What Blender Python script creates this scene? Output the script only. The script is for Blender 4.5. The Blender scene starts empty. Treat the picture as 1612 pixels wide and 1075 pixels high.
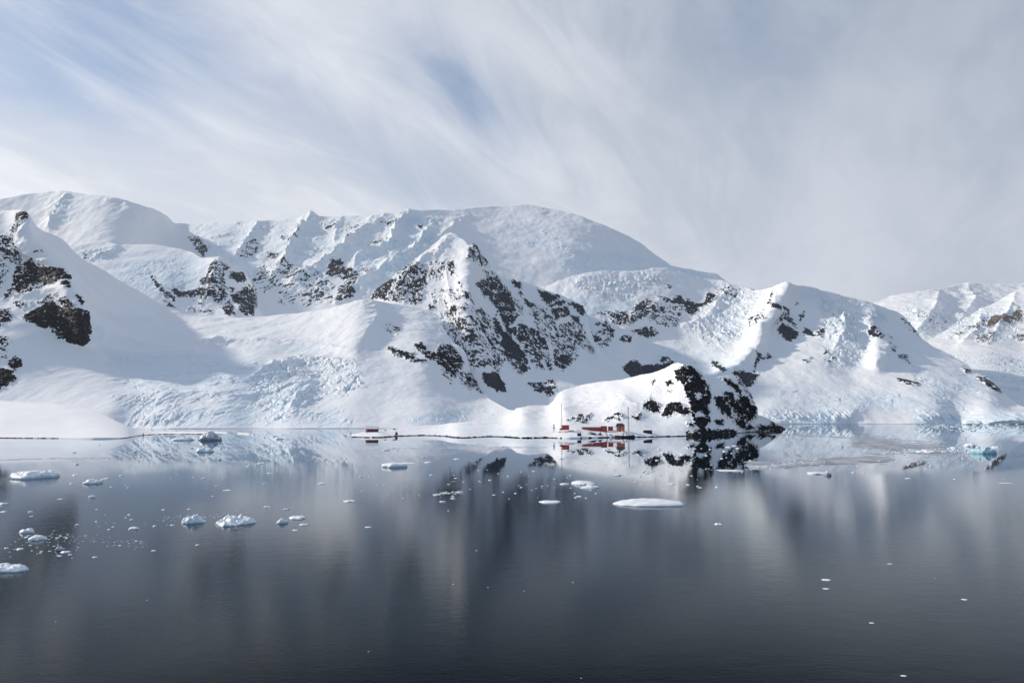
import bpy, bmesh, math, random
import numpy as np
from mathutils import Vector, Matrix

# ------------------------------------------------------------------ camera, sky, sun, exposure
S = bpy.context.scene
COL = S.collection
H_CAM = 18.0
FPX = 1075.0                       # focal length in photo pixels (24 mm on a 36 mm frame)
HOR = 660.0                        # row of the horizon
PITCH = math.atan((HOR - 537.5) / FPX)
cam_d = bpy.data.cameras.new("camera")
cam = bpy.data.objects.new("camera", cam_d)
COL.objects.link(cam)
cam.location = (0, 0, H_CAM)
cam.rotation_euler = (math.pi / 2 + PITCH, 0, 0)
cam_d.sensor_width = 36
cam_d.lens = 36 * FPX / 1612
cam_d.clip_start = 0.5
cam_d.clip_end = 80000
S.camera = cam
S.view_settings.view_transform = 'Standard'
S.view_settings.look = 'None'
S.view_settings.exposure = 0.23
S.view_settings.gamma = 1

SUN_EL = math.radians(28)
SUN_AZ = math.radians(-68)         # clockwise from the view direction (+Y): the sun stands to the left
sun_dir = Vector((math.sin(SUN_AZ) * math.cos(SUN_EL), math.cos(SUN_AZ) * math.cos(SUN_EL), math.sin(SUN_EL)))
sd = bpy.data.lights.new("sun", 'SUN')
sun = bpy.data.objects.new("sun", sd)
COL.objects.link(sun)
sun.rotation_euler = (-sun_dir).to_track_quat('-Z', 'Y').to_euler()
sd.energy = 3.6
sd.angle = math.radians(2.2)
sd.color = (1.0, 0.91, 0.80)

def node(nt, t, loc=(0, 0), **kw):
    n = nt.nodes.new(t)
    for k, v in kw.items():
        if k == 'inp':
            for a, b in v.items():
                n.inputs[a].default_value = b
        else:
            setattr(n, k, v)
    return n

def math_n(nt, op, a, b=None, c=None, clamp=False):
    n = nt.nodes.new('ShaderNodeMath'); n.operation = op; n.use_clamp = clamp
    for i, v in enumerate((a, b, c)):
        if v is None: continue
        if isinstance(v, (int, float)): n.inputs[i].default_value = v
        else: nt.links.new(v, n.inputs[i])
    return n.outputs[0]

def maprange(nt, v, a, b, c, d, smooth=True):
    n = nt.nodes.new('ShaderNodeMapRange')
    n.interpolation_type = 'SMOOTHSTEP' if smooth else 'LINEAR'
    n.clamp = True
    nt.links.new(v, n.inputs[0])
    for i, x in zip((1, 2, 3, 4), (a, b, c, d)): n.inputs[i].default_value = x
    return n.outputs[0]

def mixc(nt, f, a, b):
    n = nt.nodes.new('ShaderNodeMix'); n.data_type = 'RGBA'; n.blend_type = 'MIX'; n.clamp_factor = True
    if isinstance(f, (int, float)): n.inputs[0].default_value = f
    else: nt.links.new(f, n.inputs[0])
    for i, v in ((6, a), (7, b)):
        if isinstance(v, tuple): n.inputs[i].default_value = (*v, 1) if len(v) == 3 else v
        else: nt.links.new(v, n.inputs[i])
    return n.outputs[2]

# ---- sky: Nishita blue under a streaky layer of high cloud (cloud plane seen in perspective)
W = bpy.data.worlds.new("World"); S.world = W; W.use_nodes = True
nt = W.node_tree; nt.nodes.clear()
out = node(nt, 'ShaderNodeOutputWorld'); bg = node(nt, 'ShaderNodeBackground')
bg.inputs[1].default_value = 0.1
nt.links.new(bg.outputs[0], out.inputs[0])
sky = node(nt, 'ShaderNodeTexSky', sky_type='NISHITA', sun_disc=False)
sky.sun_elevation = SUN_EL; sky.sun_rotation = SUN_AZ
sky.altitude = 0; sky.air_density = 1; sky.dust_density = 0.6
tc = node(nt, 'ShaderNodeTexCoord')
sep = node(nt, 'ShaderNodeSeparateXYZ'); nt.links.new(tc.outputs['Generated'], sep.inputs[0])
zz = math_n(nt, 'ADD', math_n(nt, 'MAXIMUM', sep.outputs[2], 0.0), 0.22)
cx = math_n(nt, 'DIVIDE', sep.outputs[0], zz)
cy = math_n(nt, 'DIVIDE', sep.outputs[1], zz)
VA = math.radians(30)              # the streaks run towards this bearing
ax = math_n(nt, 'SUBTRACT', math_n(nt, 'MULTIPLY', cx, math.cos(VA)), math_n(nt, 'MULTIPLY', cy, math.sin(VA)))
ay = math_n(nt, 'ADD', math_n(nt, 'MULTIPLY', cx, math.sin(VA)), math_n(nt, 'MULTIPLY', cy, math.cos(VA)))
def cloud_noise(sx, sy, sc, det, rough, dist, off):
    c = node(nt, 'ShaderNodeCombineXYZ')
    nt.links.new(math_n(nt, 'MULTIPLY', ax, sx), c.inputs[0])
    nt.links.new(math_n(nt, 'MULTIPLY', ay, sy), c.inputs[1])
    c.inputs[2].default_value = off
    n = node(nt, 'ShaderNodeTexNoise', inp={'Scale': sc, 'Detail': det, 'Roughness': rough, 'Distortion': dist})
    nt.links.new(c.outputs[0], n.inputs['Vector'])
    return n.outputs[0]
n1 = cloud_noise(1.2, 0.40, 1.2, 5, 0.5, 1.1, 3.1)     # broad streaks
n2 = cloud_noise(2.2, 0.75, 2.2, 9, 0.62, 1.6, 7.7)    # fine fibres
n3 = cloud_noise(0.8, 0.55, 1.0, 5, 0.55, 0.8, 1.4)     # patches
def blob(u, v, ru, rv):                                  # a thin place in the cloud layer
    a = math_n(nt, 'DIVIDE', math_n(nt, 'SUBTRACT', ax, u), ru)
    b = math_n(nt, 'DIVIDE', math_n(nt, 'SUBTRACT', ay, v), rv)
    r = math_n(nt, 'ADD', math_n(nt, 'MULTIPLY', a, a), math_n(nt, 'MULTIPLY', b, b))
    return math_n(nt, 'EXPONENT', math_n(nt, 'MULTIPLY', r, -1.0))
def cloud_uv(px, py):
    a = (px - 806) / FPX; b = (537.5 - py) / FPX
    d = Vector((a, math.cos(PITCH) - b * math.sin(PITCH), math.sin(PITCH) + b * math.cos(PITCH))).normalized()
    z = max(d.z, 0) + 0.22
    x, y = d.x / z, d.y / z
    return x * math.cos(VA) - y * math.sin(VA), x * math.sin(VA) + y * math.cos(VA)
gaps = None
for (px, py, ru, rv, k) in [(95, 75, .24, .24, .85), (765, 185, .09, .20, .75), (695, 115, .09, .18, .6), (0, 30, .3, .3, .2), (300, 60, .10, .3, .4), (1180, 20, .12, .3, .35),
                            (650, 290, .14, .4, .35), (40, 20, .3, .3, .3)]:
    u, v = cloud_uv(px, py)
    g = math_n(nt, 'MULTIPLY', blob(u, v, ru, rv), k)
    gaps = g if gaps is None else math_n(nt, 'ADD', gaps, g)
streak = math_n(nt, 'ADD', math_n(nt, 'MULTIPLY', n1, 0.55), math_n(nt, 'MULTIPLY', n2, 0.45))
bright = maprange(nt, streak, 0.36, 0.64, 0.0, 1.0)
patch = maprange(nt, n3, 0.35, 0.65, 0.0, 1.0)
# brighter, whiter veil to the left, duller cloud to the right
side = maprange(nt, sep.outputs[0], -0.45, 0.62, 0.0, 1.0)
low = maprange(nt, sep.outputs[2], 0.05, 0.55, 1.0, 0.0)
calm_r = maprange(nt, sep.outputs[0], 0.0, 0.5, 1.0, 0.45)      # the veil is smoother to the right
tone = math_n(nt, 'ADD', math_n(nt, 'MULTIPLY', math_n(nt, 'SUBTRACT', bright, 0.5), math_n(nt, 'MULTIPLY', calm_r, 0.36)), math_n(nt, 'ADD', math_n(nt, 'MULTIPLY', patch, 0.20), 0.17))
tone = math_n(nt, 'ADD', tone, math_n(nt, 'MULTIPLY', low, 0.36))
tone = math_n(nt, 'ADD', tone, 0.36)
tone = math_n(nt, 'SUBTRACT', tone, math_n(nt, 'MULTIPLY', side, 0.55), clamp=True)
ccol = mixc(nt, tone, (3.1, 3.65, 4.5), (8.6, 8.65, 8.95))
thin = math_n(nt, 'MULTIPLY', gaps, maprange(nt, streak, 0.40, 0.66, 1.0, 0.45))
cover = math_n(nt, 'SUBTRACT', maprange(nt, streak, 0.30, 0.50, 0.86, 0.97), thin, clamp=True)
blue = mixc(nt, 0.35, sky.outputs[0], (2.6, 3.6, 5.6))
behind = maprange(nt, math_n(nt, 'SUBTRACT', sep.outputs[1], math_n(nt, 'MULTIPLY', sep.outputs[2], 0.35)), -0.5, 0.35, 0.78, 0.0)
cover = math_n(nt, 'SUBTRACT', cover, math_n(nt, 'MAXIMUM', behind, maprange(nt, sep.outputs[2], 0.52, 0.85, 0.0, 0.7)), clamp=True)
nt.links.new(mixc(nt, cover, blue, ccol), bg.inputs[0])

# ------------------------------------------------------------------ pixel helpers
CP, SP = math.cos(PITCH), math.sin(PITCH)
def ray(px, py):
    a = (np.asarray(px, float) - 806) / FPX; b = (537.5 - np.asarray(py, float)) / FPX
    return a, CP - b * SP, SP + b * CP
def pt(px, py, D):
    a, y, z = ray(px, py)
    t = np.asarray(D, float) / y
    return a * t, y * t, H_CAM + z * t
def water_D(py):
    a, y, z = ray(0, py)
    return -H_CAM * y / z
def on_water(px, py):
    x, y, z = pt(px, py, water_D(py))
    return Vector((float(x), float(y), 0.0))
def Z(x0, y0, s, pts):
    return [(x0 + x / s, y0 + y / s) for x, y in pts]

# ------------------------------------------------------------------ numpy noise
_rng = np.random.RandomState(11)
_perm = _rng.permutation(512).astype(np.int32)
_grad = _rng.normal(size=(512, 3)).astype(np.float32); _grad /= np.linalg.norm(_grad, axis=1)[:, None]
def perlin(x, y, z):
    xi = np.floor(x).astype(np.int32); yi = np.floor(y).astype(np.int32); zi = np.floor(z).astype(np.int32)
    xf = (x - xi).astype(np.float32); yf = (y - yi).astype(np.float32); zf = (z - zi).astype(np.float32)
    u = xf * xf * xf * (xf * (xf * 6 - 15) + 10); v = yf * yf * yf * (yf * (yf * 6 - 15) + 10); w = zf * zf * zf * (zf * (zf * 6 - 15) + 10)
    r = 0
    for i in (0, 1):
        wx = u if i else 1 - u
        for j in (0, 1):
            wy = v if j else 1 - v
            for k in (0, 1):
                wz = w if k else 1 - w
                h = _perm[(_perm[(_perm[(xi + i) & 511] + yi + j) & 511] + zi + k) & 511]
                g = _grad[h]
                r = r + wx * wy * wz * (g[..., 0] * (xf - i) + g[..., 1] * (yf - j) + g[..., 2] * (zf - k))
    return r * 1.5
def fbm(x, y, z, o=4, gain=0.5, ridged=False, billow=False):
    a = 1.0; s = 0; t = 0
    for i in range(o):
        f = 2.03 ** i
        n = perlin(x * f + 17.3 * i, y * f - 9.1 * i, z * f + 4.7 * i)
        if ridged: n = 1 - 2 * np.abs(n) * 1.3
        if billow: n = np.abs(n) * 2.2 - 0.5
        s = s + a * n; t += a; a *= gain
    return s / t
def blocks(x, y, seed=0):
    """broken ice: a random height per block and the distance to the nearest gap between blocks"""
    xi = np.floor(x).astype(np.int32); yi = np.floor(y).astype(np.int32)
    f1 = np.full(x.shape, 9.0); f2 = np.full(x.shape, 9.0); hv = np.zeros(x.shape)
    for i in (-1, 0, 1):
        for j in (-1, 0, 1):
            h = _perm[(_perm[(xi + i) & 511] + yi + j + seed) & 511]
            cx_ = xi + i + 0.5 + 0.42 * _grad[h][..., 0] * 1.6; cy_ = yi + j + 0.5 + 0.42 * _grad[h][..., 1] * 1.6
            d = np.hypot(x - cx_, y - cy_); m = d < f1
            f2 = np.where(m, f1, np.minimum(f2, d)); hv = np.where(m, h / 255.5 - 1, hv); f1 = np.where(m, d, f1)
    return hv, f2 - f1
def uni(n):
    """spread a noise field to an even 0..1 distribution"""
    s = float(n.std()) + 1e-6; m = float(n.mean())
    return 1 / (1 + np.exp(-1.702 * (n - m) / s))

def sdist(px, py, poly):
    """signed pixel distance to a polygon, positive inside"""
    P = np.array(poly, float); Q = np.roll(P, -1, axis=0)
    d2 = np.full(px.shape, 1e9); ins = np.zeros(px.shape, bool)
    for (x1, y1), (x2, y2) in zip(P, Q):
        ex, ey = x2 - x1, y2 - y1
        t = np.clip(((px - x1) * ex + (py - y1) * ey) / (ex * ex + ey * ey + 1e-9), 0, 1)
        d2 = np.minimum(d2, (px - x1 - t * ex) ** 2 + (py - y1 - t * ey) ** 2)
        c = ((y1 > py) != (y2 > py)) & (px < (x2 - x1) * (py - y1) / (y2 - y1 + 1e-12) + x1)
        ins ^= c
    d = np.sqrt(d2)
    return np.where(ins, d, -d)
def ldist(px, py, line):
    """distance to an open polyline, with the side (+ = left when going along it) and the fraction along it"""
    best = np.full(px.shape, 1e9); side = np.zeros(px.shape); fr = np.zeros(px.shape)
    n = len(line) - 1
    for i in range(n):
        (x1, y1), (x2, y2) = line[i], line[i + 1]
        ex, ey = x2 - x1, y2 - y1
        t = np.clip(((px - x1) * ex + (py - y1) * ey) / (ex * ex + ey * ey), 0, 1)
        d = (px - x1 - t * ex) ** 2 + (py - y1 - t * ey) ** 2
        m = d < best
        best = np.where(m, d, best); fr = np.where(m, (i + t) / n, fr)
        side = np.where(m, np.sign(ex * (py - y1) - ey * (px - x1)), side)
    return np.sqrt(best), side, fr
def inbox(px, py, pts, m):
    a = np.array(pts)
    return (px > a[:, 0].min() - m) & (px < a[:, 0].max() + m) & (py > a[:, 1].min() - m) & (py < a[:, 1].max() + m)

class RBF:
    def __init__(self, pts, lam=1e-3):
        P = np.array(pts, float); self.P = P[:, :2] / 100; v = np.log(P[:, 2]); n = len(P)
        K = self.k(self.P[:, None, :] - self.P[None, :, :]) + lam * np.eye(n)
        A = np.zeros((n + 3, n + 3)); A[:n, :n] = K
        A[:n, n] = 1; A[:n, n + 1:] = self.P; A[n, :n] = 1; A[n + 1:, :n] = self.P.T
        self.w = np.linalg.solve(A, np.concatenate([v, np.zeros(3)]))
        self.lo, self.hi = v.min() - 0.05, v.max() + 0.05
    def k(self, d):
        r2 = (d ** 2).sum(-1)
        return 0.5 * r2 * np.log(r2 + 1e-12)
    def __call__(self, px, py):
        px = np.asarray(px, float) / 100; py = np.asarray(py, float) / 100
        s = self.w[-3] + self.w[-2] * px + self.w[-1] * py
        for (x, y), w in zip(self.P, self.w):
            r2 = (px - x) ** 2 + (py - y) ** 2
            s = s + w * 0.5 * r2 * np.log(r2 + 1e-12)
        return np.exp(np.clip(s, self.lo, self.hi))

# ------------------------------------------------------------------ materials
def new_mat(name):
    m = bpy.data.materials.new(name); m.use_nodes = True
    nt = m.node_tree; nt.nodes.clear()
    o = nt.nodes.new('ShaderNodeOutputMaterial'); b = nt.nodes.new('ShaderNodeBsdfPrincipled')
    nt.links.new(b.outputs[0], o.inputs[0])
    return m, nt, b
def mountain_mat(name, m_per_px, rock_a, rock_b):
    """snow, blue ice and bare rock, chosen by attributes that belong to the surface"""
    m, nt, b = new_mat(name)
    at = node(nt, 'ShaderNodeAttribute', attribute_name='rock')
    ai = node(nt, 'ShaderNodeAttribute', attribute_name='ice')
    geo = node(nt, 'ShaderNodeNewGeometry')
    def nz(scale, det=4, rough=0.6):
        n = node(nt, 'ShaderNodeTexNoise', inp={'Scale': scale, 'Detail': det, 'Roughness': rough})
        nt.links.new(geo.outputs['Position'], n.inputs['Vector']); return n
    k = 1.0 / m_per_px
    fine = nz(0.45 * k); mid = nz(0.2 * k, 6, 0.7); big = nz(0.012 * k, 3)
    r = math_n(nt, 'ADD', at.outputs['Fac'], math_n(nt, 'MULTIPLY', math_n(nt, 'SUBTRACT', fine.outputs[0], 0.5), 0.9))
    r = maprange(nt, r, 0.42, 0.58, 0.0, 1.0)
    rc = mixc(nt, maprange(nt, mid.outputs[0], 0.35, 0.65, 0, 1), rock_a, rock_b)
    sc = mixc(nt, maprange(nt, big.outputs[0], 0.3, 0.7, 0, 1), (0.87, 0.875, 0.88), (0.905, 0.905, 0.905))
    ice = mixc(nt, maprange(nt, mid.outputs[0], 0.3, 0.7, 0, 1), (0.42, 0.66, 0.80), (0.66, 0.82, 0.89))
    icf = math_n(nt, 'MULTIPLY', ai.outputs['Fac'], maprange(nt, fine.outputs[0], 0.3, 0.6, 0.5, 1.0), clamp=True)
    sc = mixc(nt, icf, sc, ice)
    nt.links.new(mixc(nt, r, sc, rc), b.inputs['Base Color'])
    b.inputs['Roughness'].default_value = 0.75
    nt.links.new(maprange(nt, r, 0, 1, 0.2, 0.06, False), b.inputs['Specular IOR Level'])
    bump = node(nt, 'ShaderNodeBump', inp={'Strength': 0.55, 'Distance': 1.5 * m_per_px})
    hh = math_n(nt, 'MULTIPLY', fine.outputs[0], math_n(nt, 'ADD', math_n(nt, 'MULTIPLY', r, 1.0), math_n(nt, 'ADD', 0.08, math_n(nt, 'MULTIPLY', ai.outputs['Fac'], 0.4))))
    nt.links.new(hh, bump.inputs['Height']); nt.links.new(bump.outputs[0], b.inputs['Normal'])
    return m
# ------------------------------------------------------------------ terrain
def curve(pts, x):
    a = np.array(pts, float); return np.interp(x, a[:, 0], a[:, 1])
def smooth1(v, s):
    if s <= 0: return v
    k = np.exp(-0.5 * (np.arange(-int(3 * s), int(3 * s) + 1) / s) ** 2); k /= k.sum()
    p = np.pad(v, len(k) // 2, mode='edge'); return np.convolve(p, k, mode='valid')
def grid_mesh(name, V, mat, attrs, nr, nc):
    me = bpy.data.meshes.new(name)
    me.vertices.add(nr * nc); me.vertices.foreach_set('co', V.astype(np.float32).ravel())
    idx = np.arange(nr * nc).reshape(nr, nc)
    q = np.stack([idx[:-1, :-1], idx[:-1, 1:], idx[1:, 1:], idx[1:, :-1]], -1).reshape(-1, 4)
    me.loops.add(q.size); me.loops.foreach_set('vertex_index', q.ravel().astype(np.int32))
    me.polygons.add(len(q)); me.polygons.foreach_set('loop_start', np.arange(0, q.size, 4, dtype=np.int32))
    me.polygons.foreach_set('loop_total', np.full(len(q), 4, np.int32))
    me.update(calc_edges=True); me.polygons.foreach_set('use_smooth', np.ones(len(q), bool))
    for k, v in attrs.items():
        at = me.attributes.new(k, 'FLOAT', 'POINT'); at.data.foreach_set('value', v.astype(np.float32).ravel())
    me.materials.append(mat)
    o = bpy.data.objects.new(name, me); COL.objects.link(o); o['kind'] = 'structure'
    return o

def layer(name, top, bottom, depth, x0, x1, dx, dy, mat, Dm, rocks=(), ang=0.9, stretch=2.2, rocksize=5.0, crests=(), seracs=(),
          ices=(), rough=(), clear=(), back=2500, tops=1.0, shore=False, seed=0.0, crag=1.0, relief=()):
    xs = np.arange(x0, x1 + dx, dx)
    t = smooth1(curve(top, xs), tops / dx); b = np.maximum(curve(bottom, xs), t + 0.4)
    nr = int((b - t).max() / dy) + 2
    f = np.linspace(0, 1, nr)
    PX = np.repeat(xs[None, :], nr, 0)
    PY = b[None, :] + (t - b)[None, :] * f[:, None]
    R = depth if callable(depth) else RBF(depth)
    D = R(PX, PY)
    for (line, amp, w) in relief:                       # broad shaping of the distance (metres): ridges stand nearer
        m = inbox(PX, PY, line, 3 * w)
        if m.any():
            d, s, fr = ldist(PX[m], PY[m], line)
            D[m] -= amp * np.exp(-(d / w) ** 2)
    X, Y, Zc = pt(PX, PY, D)
    V = np.stack([X, Y, Zc], -1)
    du = np.gradient(V, axis=1); dv = np.gradient(V, axis=0)
    N = np.cross(du, dv); N /= np.linalg.norm(N, axis=-1, keepdims=True) + 1e-9
    view = V - np.array([0, 0, H_CAM]); flip = (N * view).sum(-1) > 0
    N[flip] *= -1
    mpp = D / FPX
    q = Dm / FPX
    a, bb, c = X / q + seed, Y / q * 0.5, Zc / q                 # noise coordinates: about one unit per picture row, fixed to the ground
    disp = np.zeros_like(X); rock = np.zeros_like(X); ice = np.zeros_like(X)
    fade = np.clip(f * nr * dy / 3.0, 0, 1)[:, None]
    for (amp, sc, kind) in rough:
        disp += amp * fbm(a / sc, bb / sc, c / sc, 4, ridged=(kind == 'r'), billow=(kind == 'b')) * mpp
    for (line, amp, w, *rest) in crests:                # sharp crests standing out from the face
        m = inbox(PX, PY, line, 4 * w)
        if m.any():
            wob = 3.6 * fbm(a[m] / 26, bb[m] / 26, c[m] / 26, 4, 0.6)
            d, s, fr = ldist(PX[m] + wob, PY[m] + wob * .6, line)
            e = np.sin(np.clip(fr, 0.02, 0.98) * math.pi) ** 0.4
            disp[m] += amp * np.exp(-np.abs(d) / w) * e * np.clip(1 + 0.9 * fbm(a[m] / 18, bb[m] / 18, c[m] / 18 + 3, 3), 0.2, 1.8) * mpp[m]
    for (poly, amp, sx, sy, kind) in seracs:
        m = inbox(PX, PY, poly, 20)
        if m.any():
            k = np.clip((sdist(PX[m], PY[m], poly) + 7 * fbm(a[m] / 20, bb[m] / 20, c[m] / 20, 2)) / 14 + 0.25, 0, 1)
            k = k * np.clip(0.75 + 1.1 * fbm(a[m] / 45 + 9, bb[m] / 45, c[m] / 30, 2), 0.12, 1.3)
            w1 = fbm(a[m] / (sx * 2.2) + 5, bb[m] / (sx * 2), c[m] / (sy * 2.2), 2) * 1.3
            w2 = fbm(a[m] / (sx * 2.2) - 5, bb[m] / (sx * 2), c[m] / (sy * 2.2) + 8, 2) * 1.3
            n = fbm(a[m] / sx + w1, bb[m] / sx, c[m] / sy + w2, 5, 0.55, billow=(kind != 'n'))
            n = 0.6 * n + 0.55 * fbm(a[m] / (sx * 2.6) + w2, bb[m] / (sx * 2.6), c[m] / (sy * 2) + w1, 3, ridged=(kind == 'r'))
            bh, bd = blocks(a[m] / (sx * 0.9) + w1 * 0.5 + bb[m] / (sx * 3), c[m] / (sy * 0.9) + w2 * 0.5, int(sx * 7))
            b2, d2 = blocks(a[m] / (sx * 0.42) + w2 * 0.5, c[m] / (sy * 0.42) + w1 * 0.5, int(sy * 5) + 3)
            gap = np.clip(1 - bd / 0.16, 0, 1); gap2 = np.clip(1 - d2 / 0.2, 0, 1)
            tear = np.clip(0.45 + 1.9 * n, 0, 1)          # blocks only where the ice is torn open
            disp[m] += amp * k * (0.7 * n + tear * (0.42 * bh + 0.2 * b2 - 0.55 * gap - 0.28 * gap2)) * mpp[m]
            ice[m] = np.maximum(ice[m], k * tear * np.maximum(gap, 0.6 * gap2) * 0.95)
            ice[m] = np.maximum(ice[m], k * np.clip(-n * 1.6 + 0.25, 0, 1) * 0.9)
    ca, sa = math.cos(ang), math.sin(ang)
    p1 = (a * ca - c * sa); p2 = (a * sa + c * ca)      # p1 runs along the strata
    if rocks:
        dens = np.zeros_like(X)
        for (poly, dn) in rocks:
            m = inbox(PX, PY, poly, 4)
            if m.any():
                s = sdist(PX[m], PY[m], poly) + 2.6 * fbm(a[m] / 7, bb[m] / 7, c[m] / 7, 4, 0.65) + 5.5 * fbm(p1[m] / 13, bb[m] / 9, p2[m] / 3.6, 4, 0.6)
                dens[m] = np.maximum(dens[m], dn * np.clip(s / 2.4 + 0.7, 0, 1))
        for poly in clear:                               # snow patches lying in the rock
            m = inbox(PX, PY, poly, 4)
            if m.any(): dens[m] *= np.clip(0.5 - (sdist(PX[m], PY[m], poly) - 1.2 + 5.0 * fbm(a[m] / 6, bb[m] / 6, c[m] / 6, 4, 0.65)) / 2.0, 0, 1)
        m = dens > 0.01
        wa = fbm(p1[m] / 18, bb[m] / 18, p2[m] / 12 + 3, 3) * 1.2; wb_ = fbm(p1[m] / 14 + 7, bb[m] / 18, p2[m] / 14, 3) * 1.2
        n = fbm(p1[m] / (rocksize * stretch) + wa, bb[m] / rocksize, p2[m] / rocksize + wb_, 6, 0.68)
        n = n + 0.35 * fbm(p1[m] / (rocksize * 5), bb[m] / 20, p2[m] / (rocksize * 3), 3)
        led = fbm(p1[m] / (rocksize * stretch * 2.4) + wa, bb[m] / 8, p2[m] / (rocksize * 0.8) + wb_, 4, 0.6, ridged=True)
        led = uni(led)                                   # snow lying on ledges and in gullies
        rv = dens[m] + (uni(n) - 0.5) * 0.98 - 0.55 * np.clip((led - 0.78) / 0.12, 0, 1) * np.clip((1.04 - dens[m]) * 3.0, 0, 1)
        rock[m] = np.clip((rv - 0.5) * 3.2 + 0.5, 0, 1)
        cr = fbm(p1[m] / 16, bb[m] / 9, p2[m] / 7, 5, 0.55, ridged=True)
        disp[m] += (crag * 2.6 * cr * np.clip(dens[m] * 1.6, 0, 1) - 0.8 * crag * (rock[m] - 0.5) * np.clip(dens[m] * 3, 0, 1)) * mpp[m]
    for (poly, s) in ices:
        m = inbox(PX, PY, poly, 10)
        if m.any():
            k = np.clip(sdist(PX[m], PY[m], poly) / 6 + 0.4, 0, 1)
            n = fbm(a[m] / 7, bb[m] / 7, c[m] / 4, 4)
            ice[m] = np.maximum(ice[m], k * s * np.clip(0.65 + n * 1.2, 0, 1))
    V = V + N * (disp * fade)[..., None]
    if shore:                                            # wet bare rock just above the water
        wl = fbm(a / 6, bb / 6, c / 6, 3)
        hgt = V[..., 2]
        rock = np.maximum(rock, np.clip((shore * (0.95 + 1.0 * wl) - hgt) * 1.5, 0, 1))
    # back of the mountain and the part under the water
    rows = []; rk = []; ic = []
    tp = V[-1]; hd = tp[:, :2] / np.linalg.norm(tp[:, :2], axis=1)[:, None]
    for fr, zf in ((0.04, 0.985), (0.15, 0.93), (0.4, 0.7), (0.7, 0.35), (1.0, -0.02)):
        r = tp.copy(); r[:, :2] += hd * back * fr; r[:, 2] = tp[:, 2] * zf - (4 if zf < 0 else 0); rows.append(r); rk.append(rock[-1] * 0); ic.append(rock[-1] * 0)
    fr_ = V[0].copy(); fr_[:, 2] = -8
    V = np.concatenate([fr_[None], V, np.array(rows)]); rock = np.concatenate([rock[:1], rock, np.array(rk)]); ice = np.concatenate([ice[:1], ice, np.array(ic)])
    o = grid_mesh(name, V, mat, {'rock': rock, 'ice': ice}, V.shape[0], V.shape[1])
    return o, R

DARK = ((0.003, 0.004, 0.006), (0.018, 0.019, 0.024))
GREY = ((0.008, 0.010, 0.016), (0.045, 0.052, 0.066))
BROWN = ((0.10, 0.075, 0.065), (0.20, 0.16, 0.14))
M_near = mountain_mat('snow_and_dark_rock', 0.75, *DARK)
M_left = mountain_mat('snow_and_black_rock', 1.9, *DARK)
M_mid = mountain_mat('snow_and_grey_rock', 3.0, *GREY)
M_back = mountain_mat('snow_and_slate_rock', 5.2, *GREY)
M_far = mountain_mat('snow_and_brown_rock', 7.5, *BROWN)
K = 6.717
za = lambda p: Z(0, 320, K, p)
zb = lambda p: Z(0, 460, K, p)
zc = lambda p: Z(230, 350, K, p)
zd = lambda p: Z(440, 320, K, p)
ze = lambda p: Z(580, 360, K, p)
zf = lambda p: Z(580, 500, K, p)
zg = lambda p: Z(740, 430, K, p)
zh = lambda p: Z(740, 540, K, p)
zi = lambda p: Z(920, 420, K, p)
zj = lambda p: Z(1120, 430, K, p)
zk = lambda p: Z(1340, 430, 5.908, p)
zl = lambda p: Z(1340, 560, 5.908, p)
zm = lambda p: Z(1000, 560, K, p)
zn = lambda p: Z(850, 560, 7.68, p)
zo = lambda p: Z(180, 520, K, p)
zp = lambda p: Z(400, 520, K, p)
zq = lambda p: Z(1160, 580, K, p)

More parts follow.
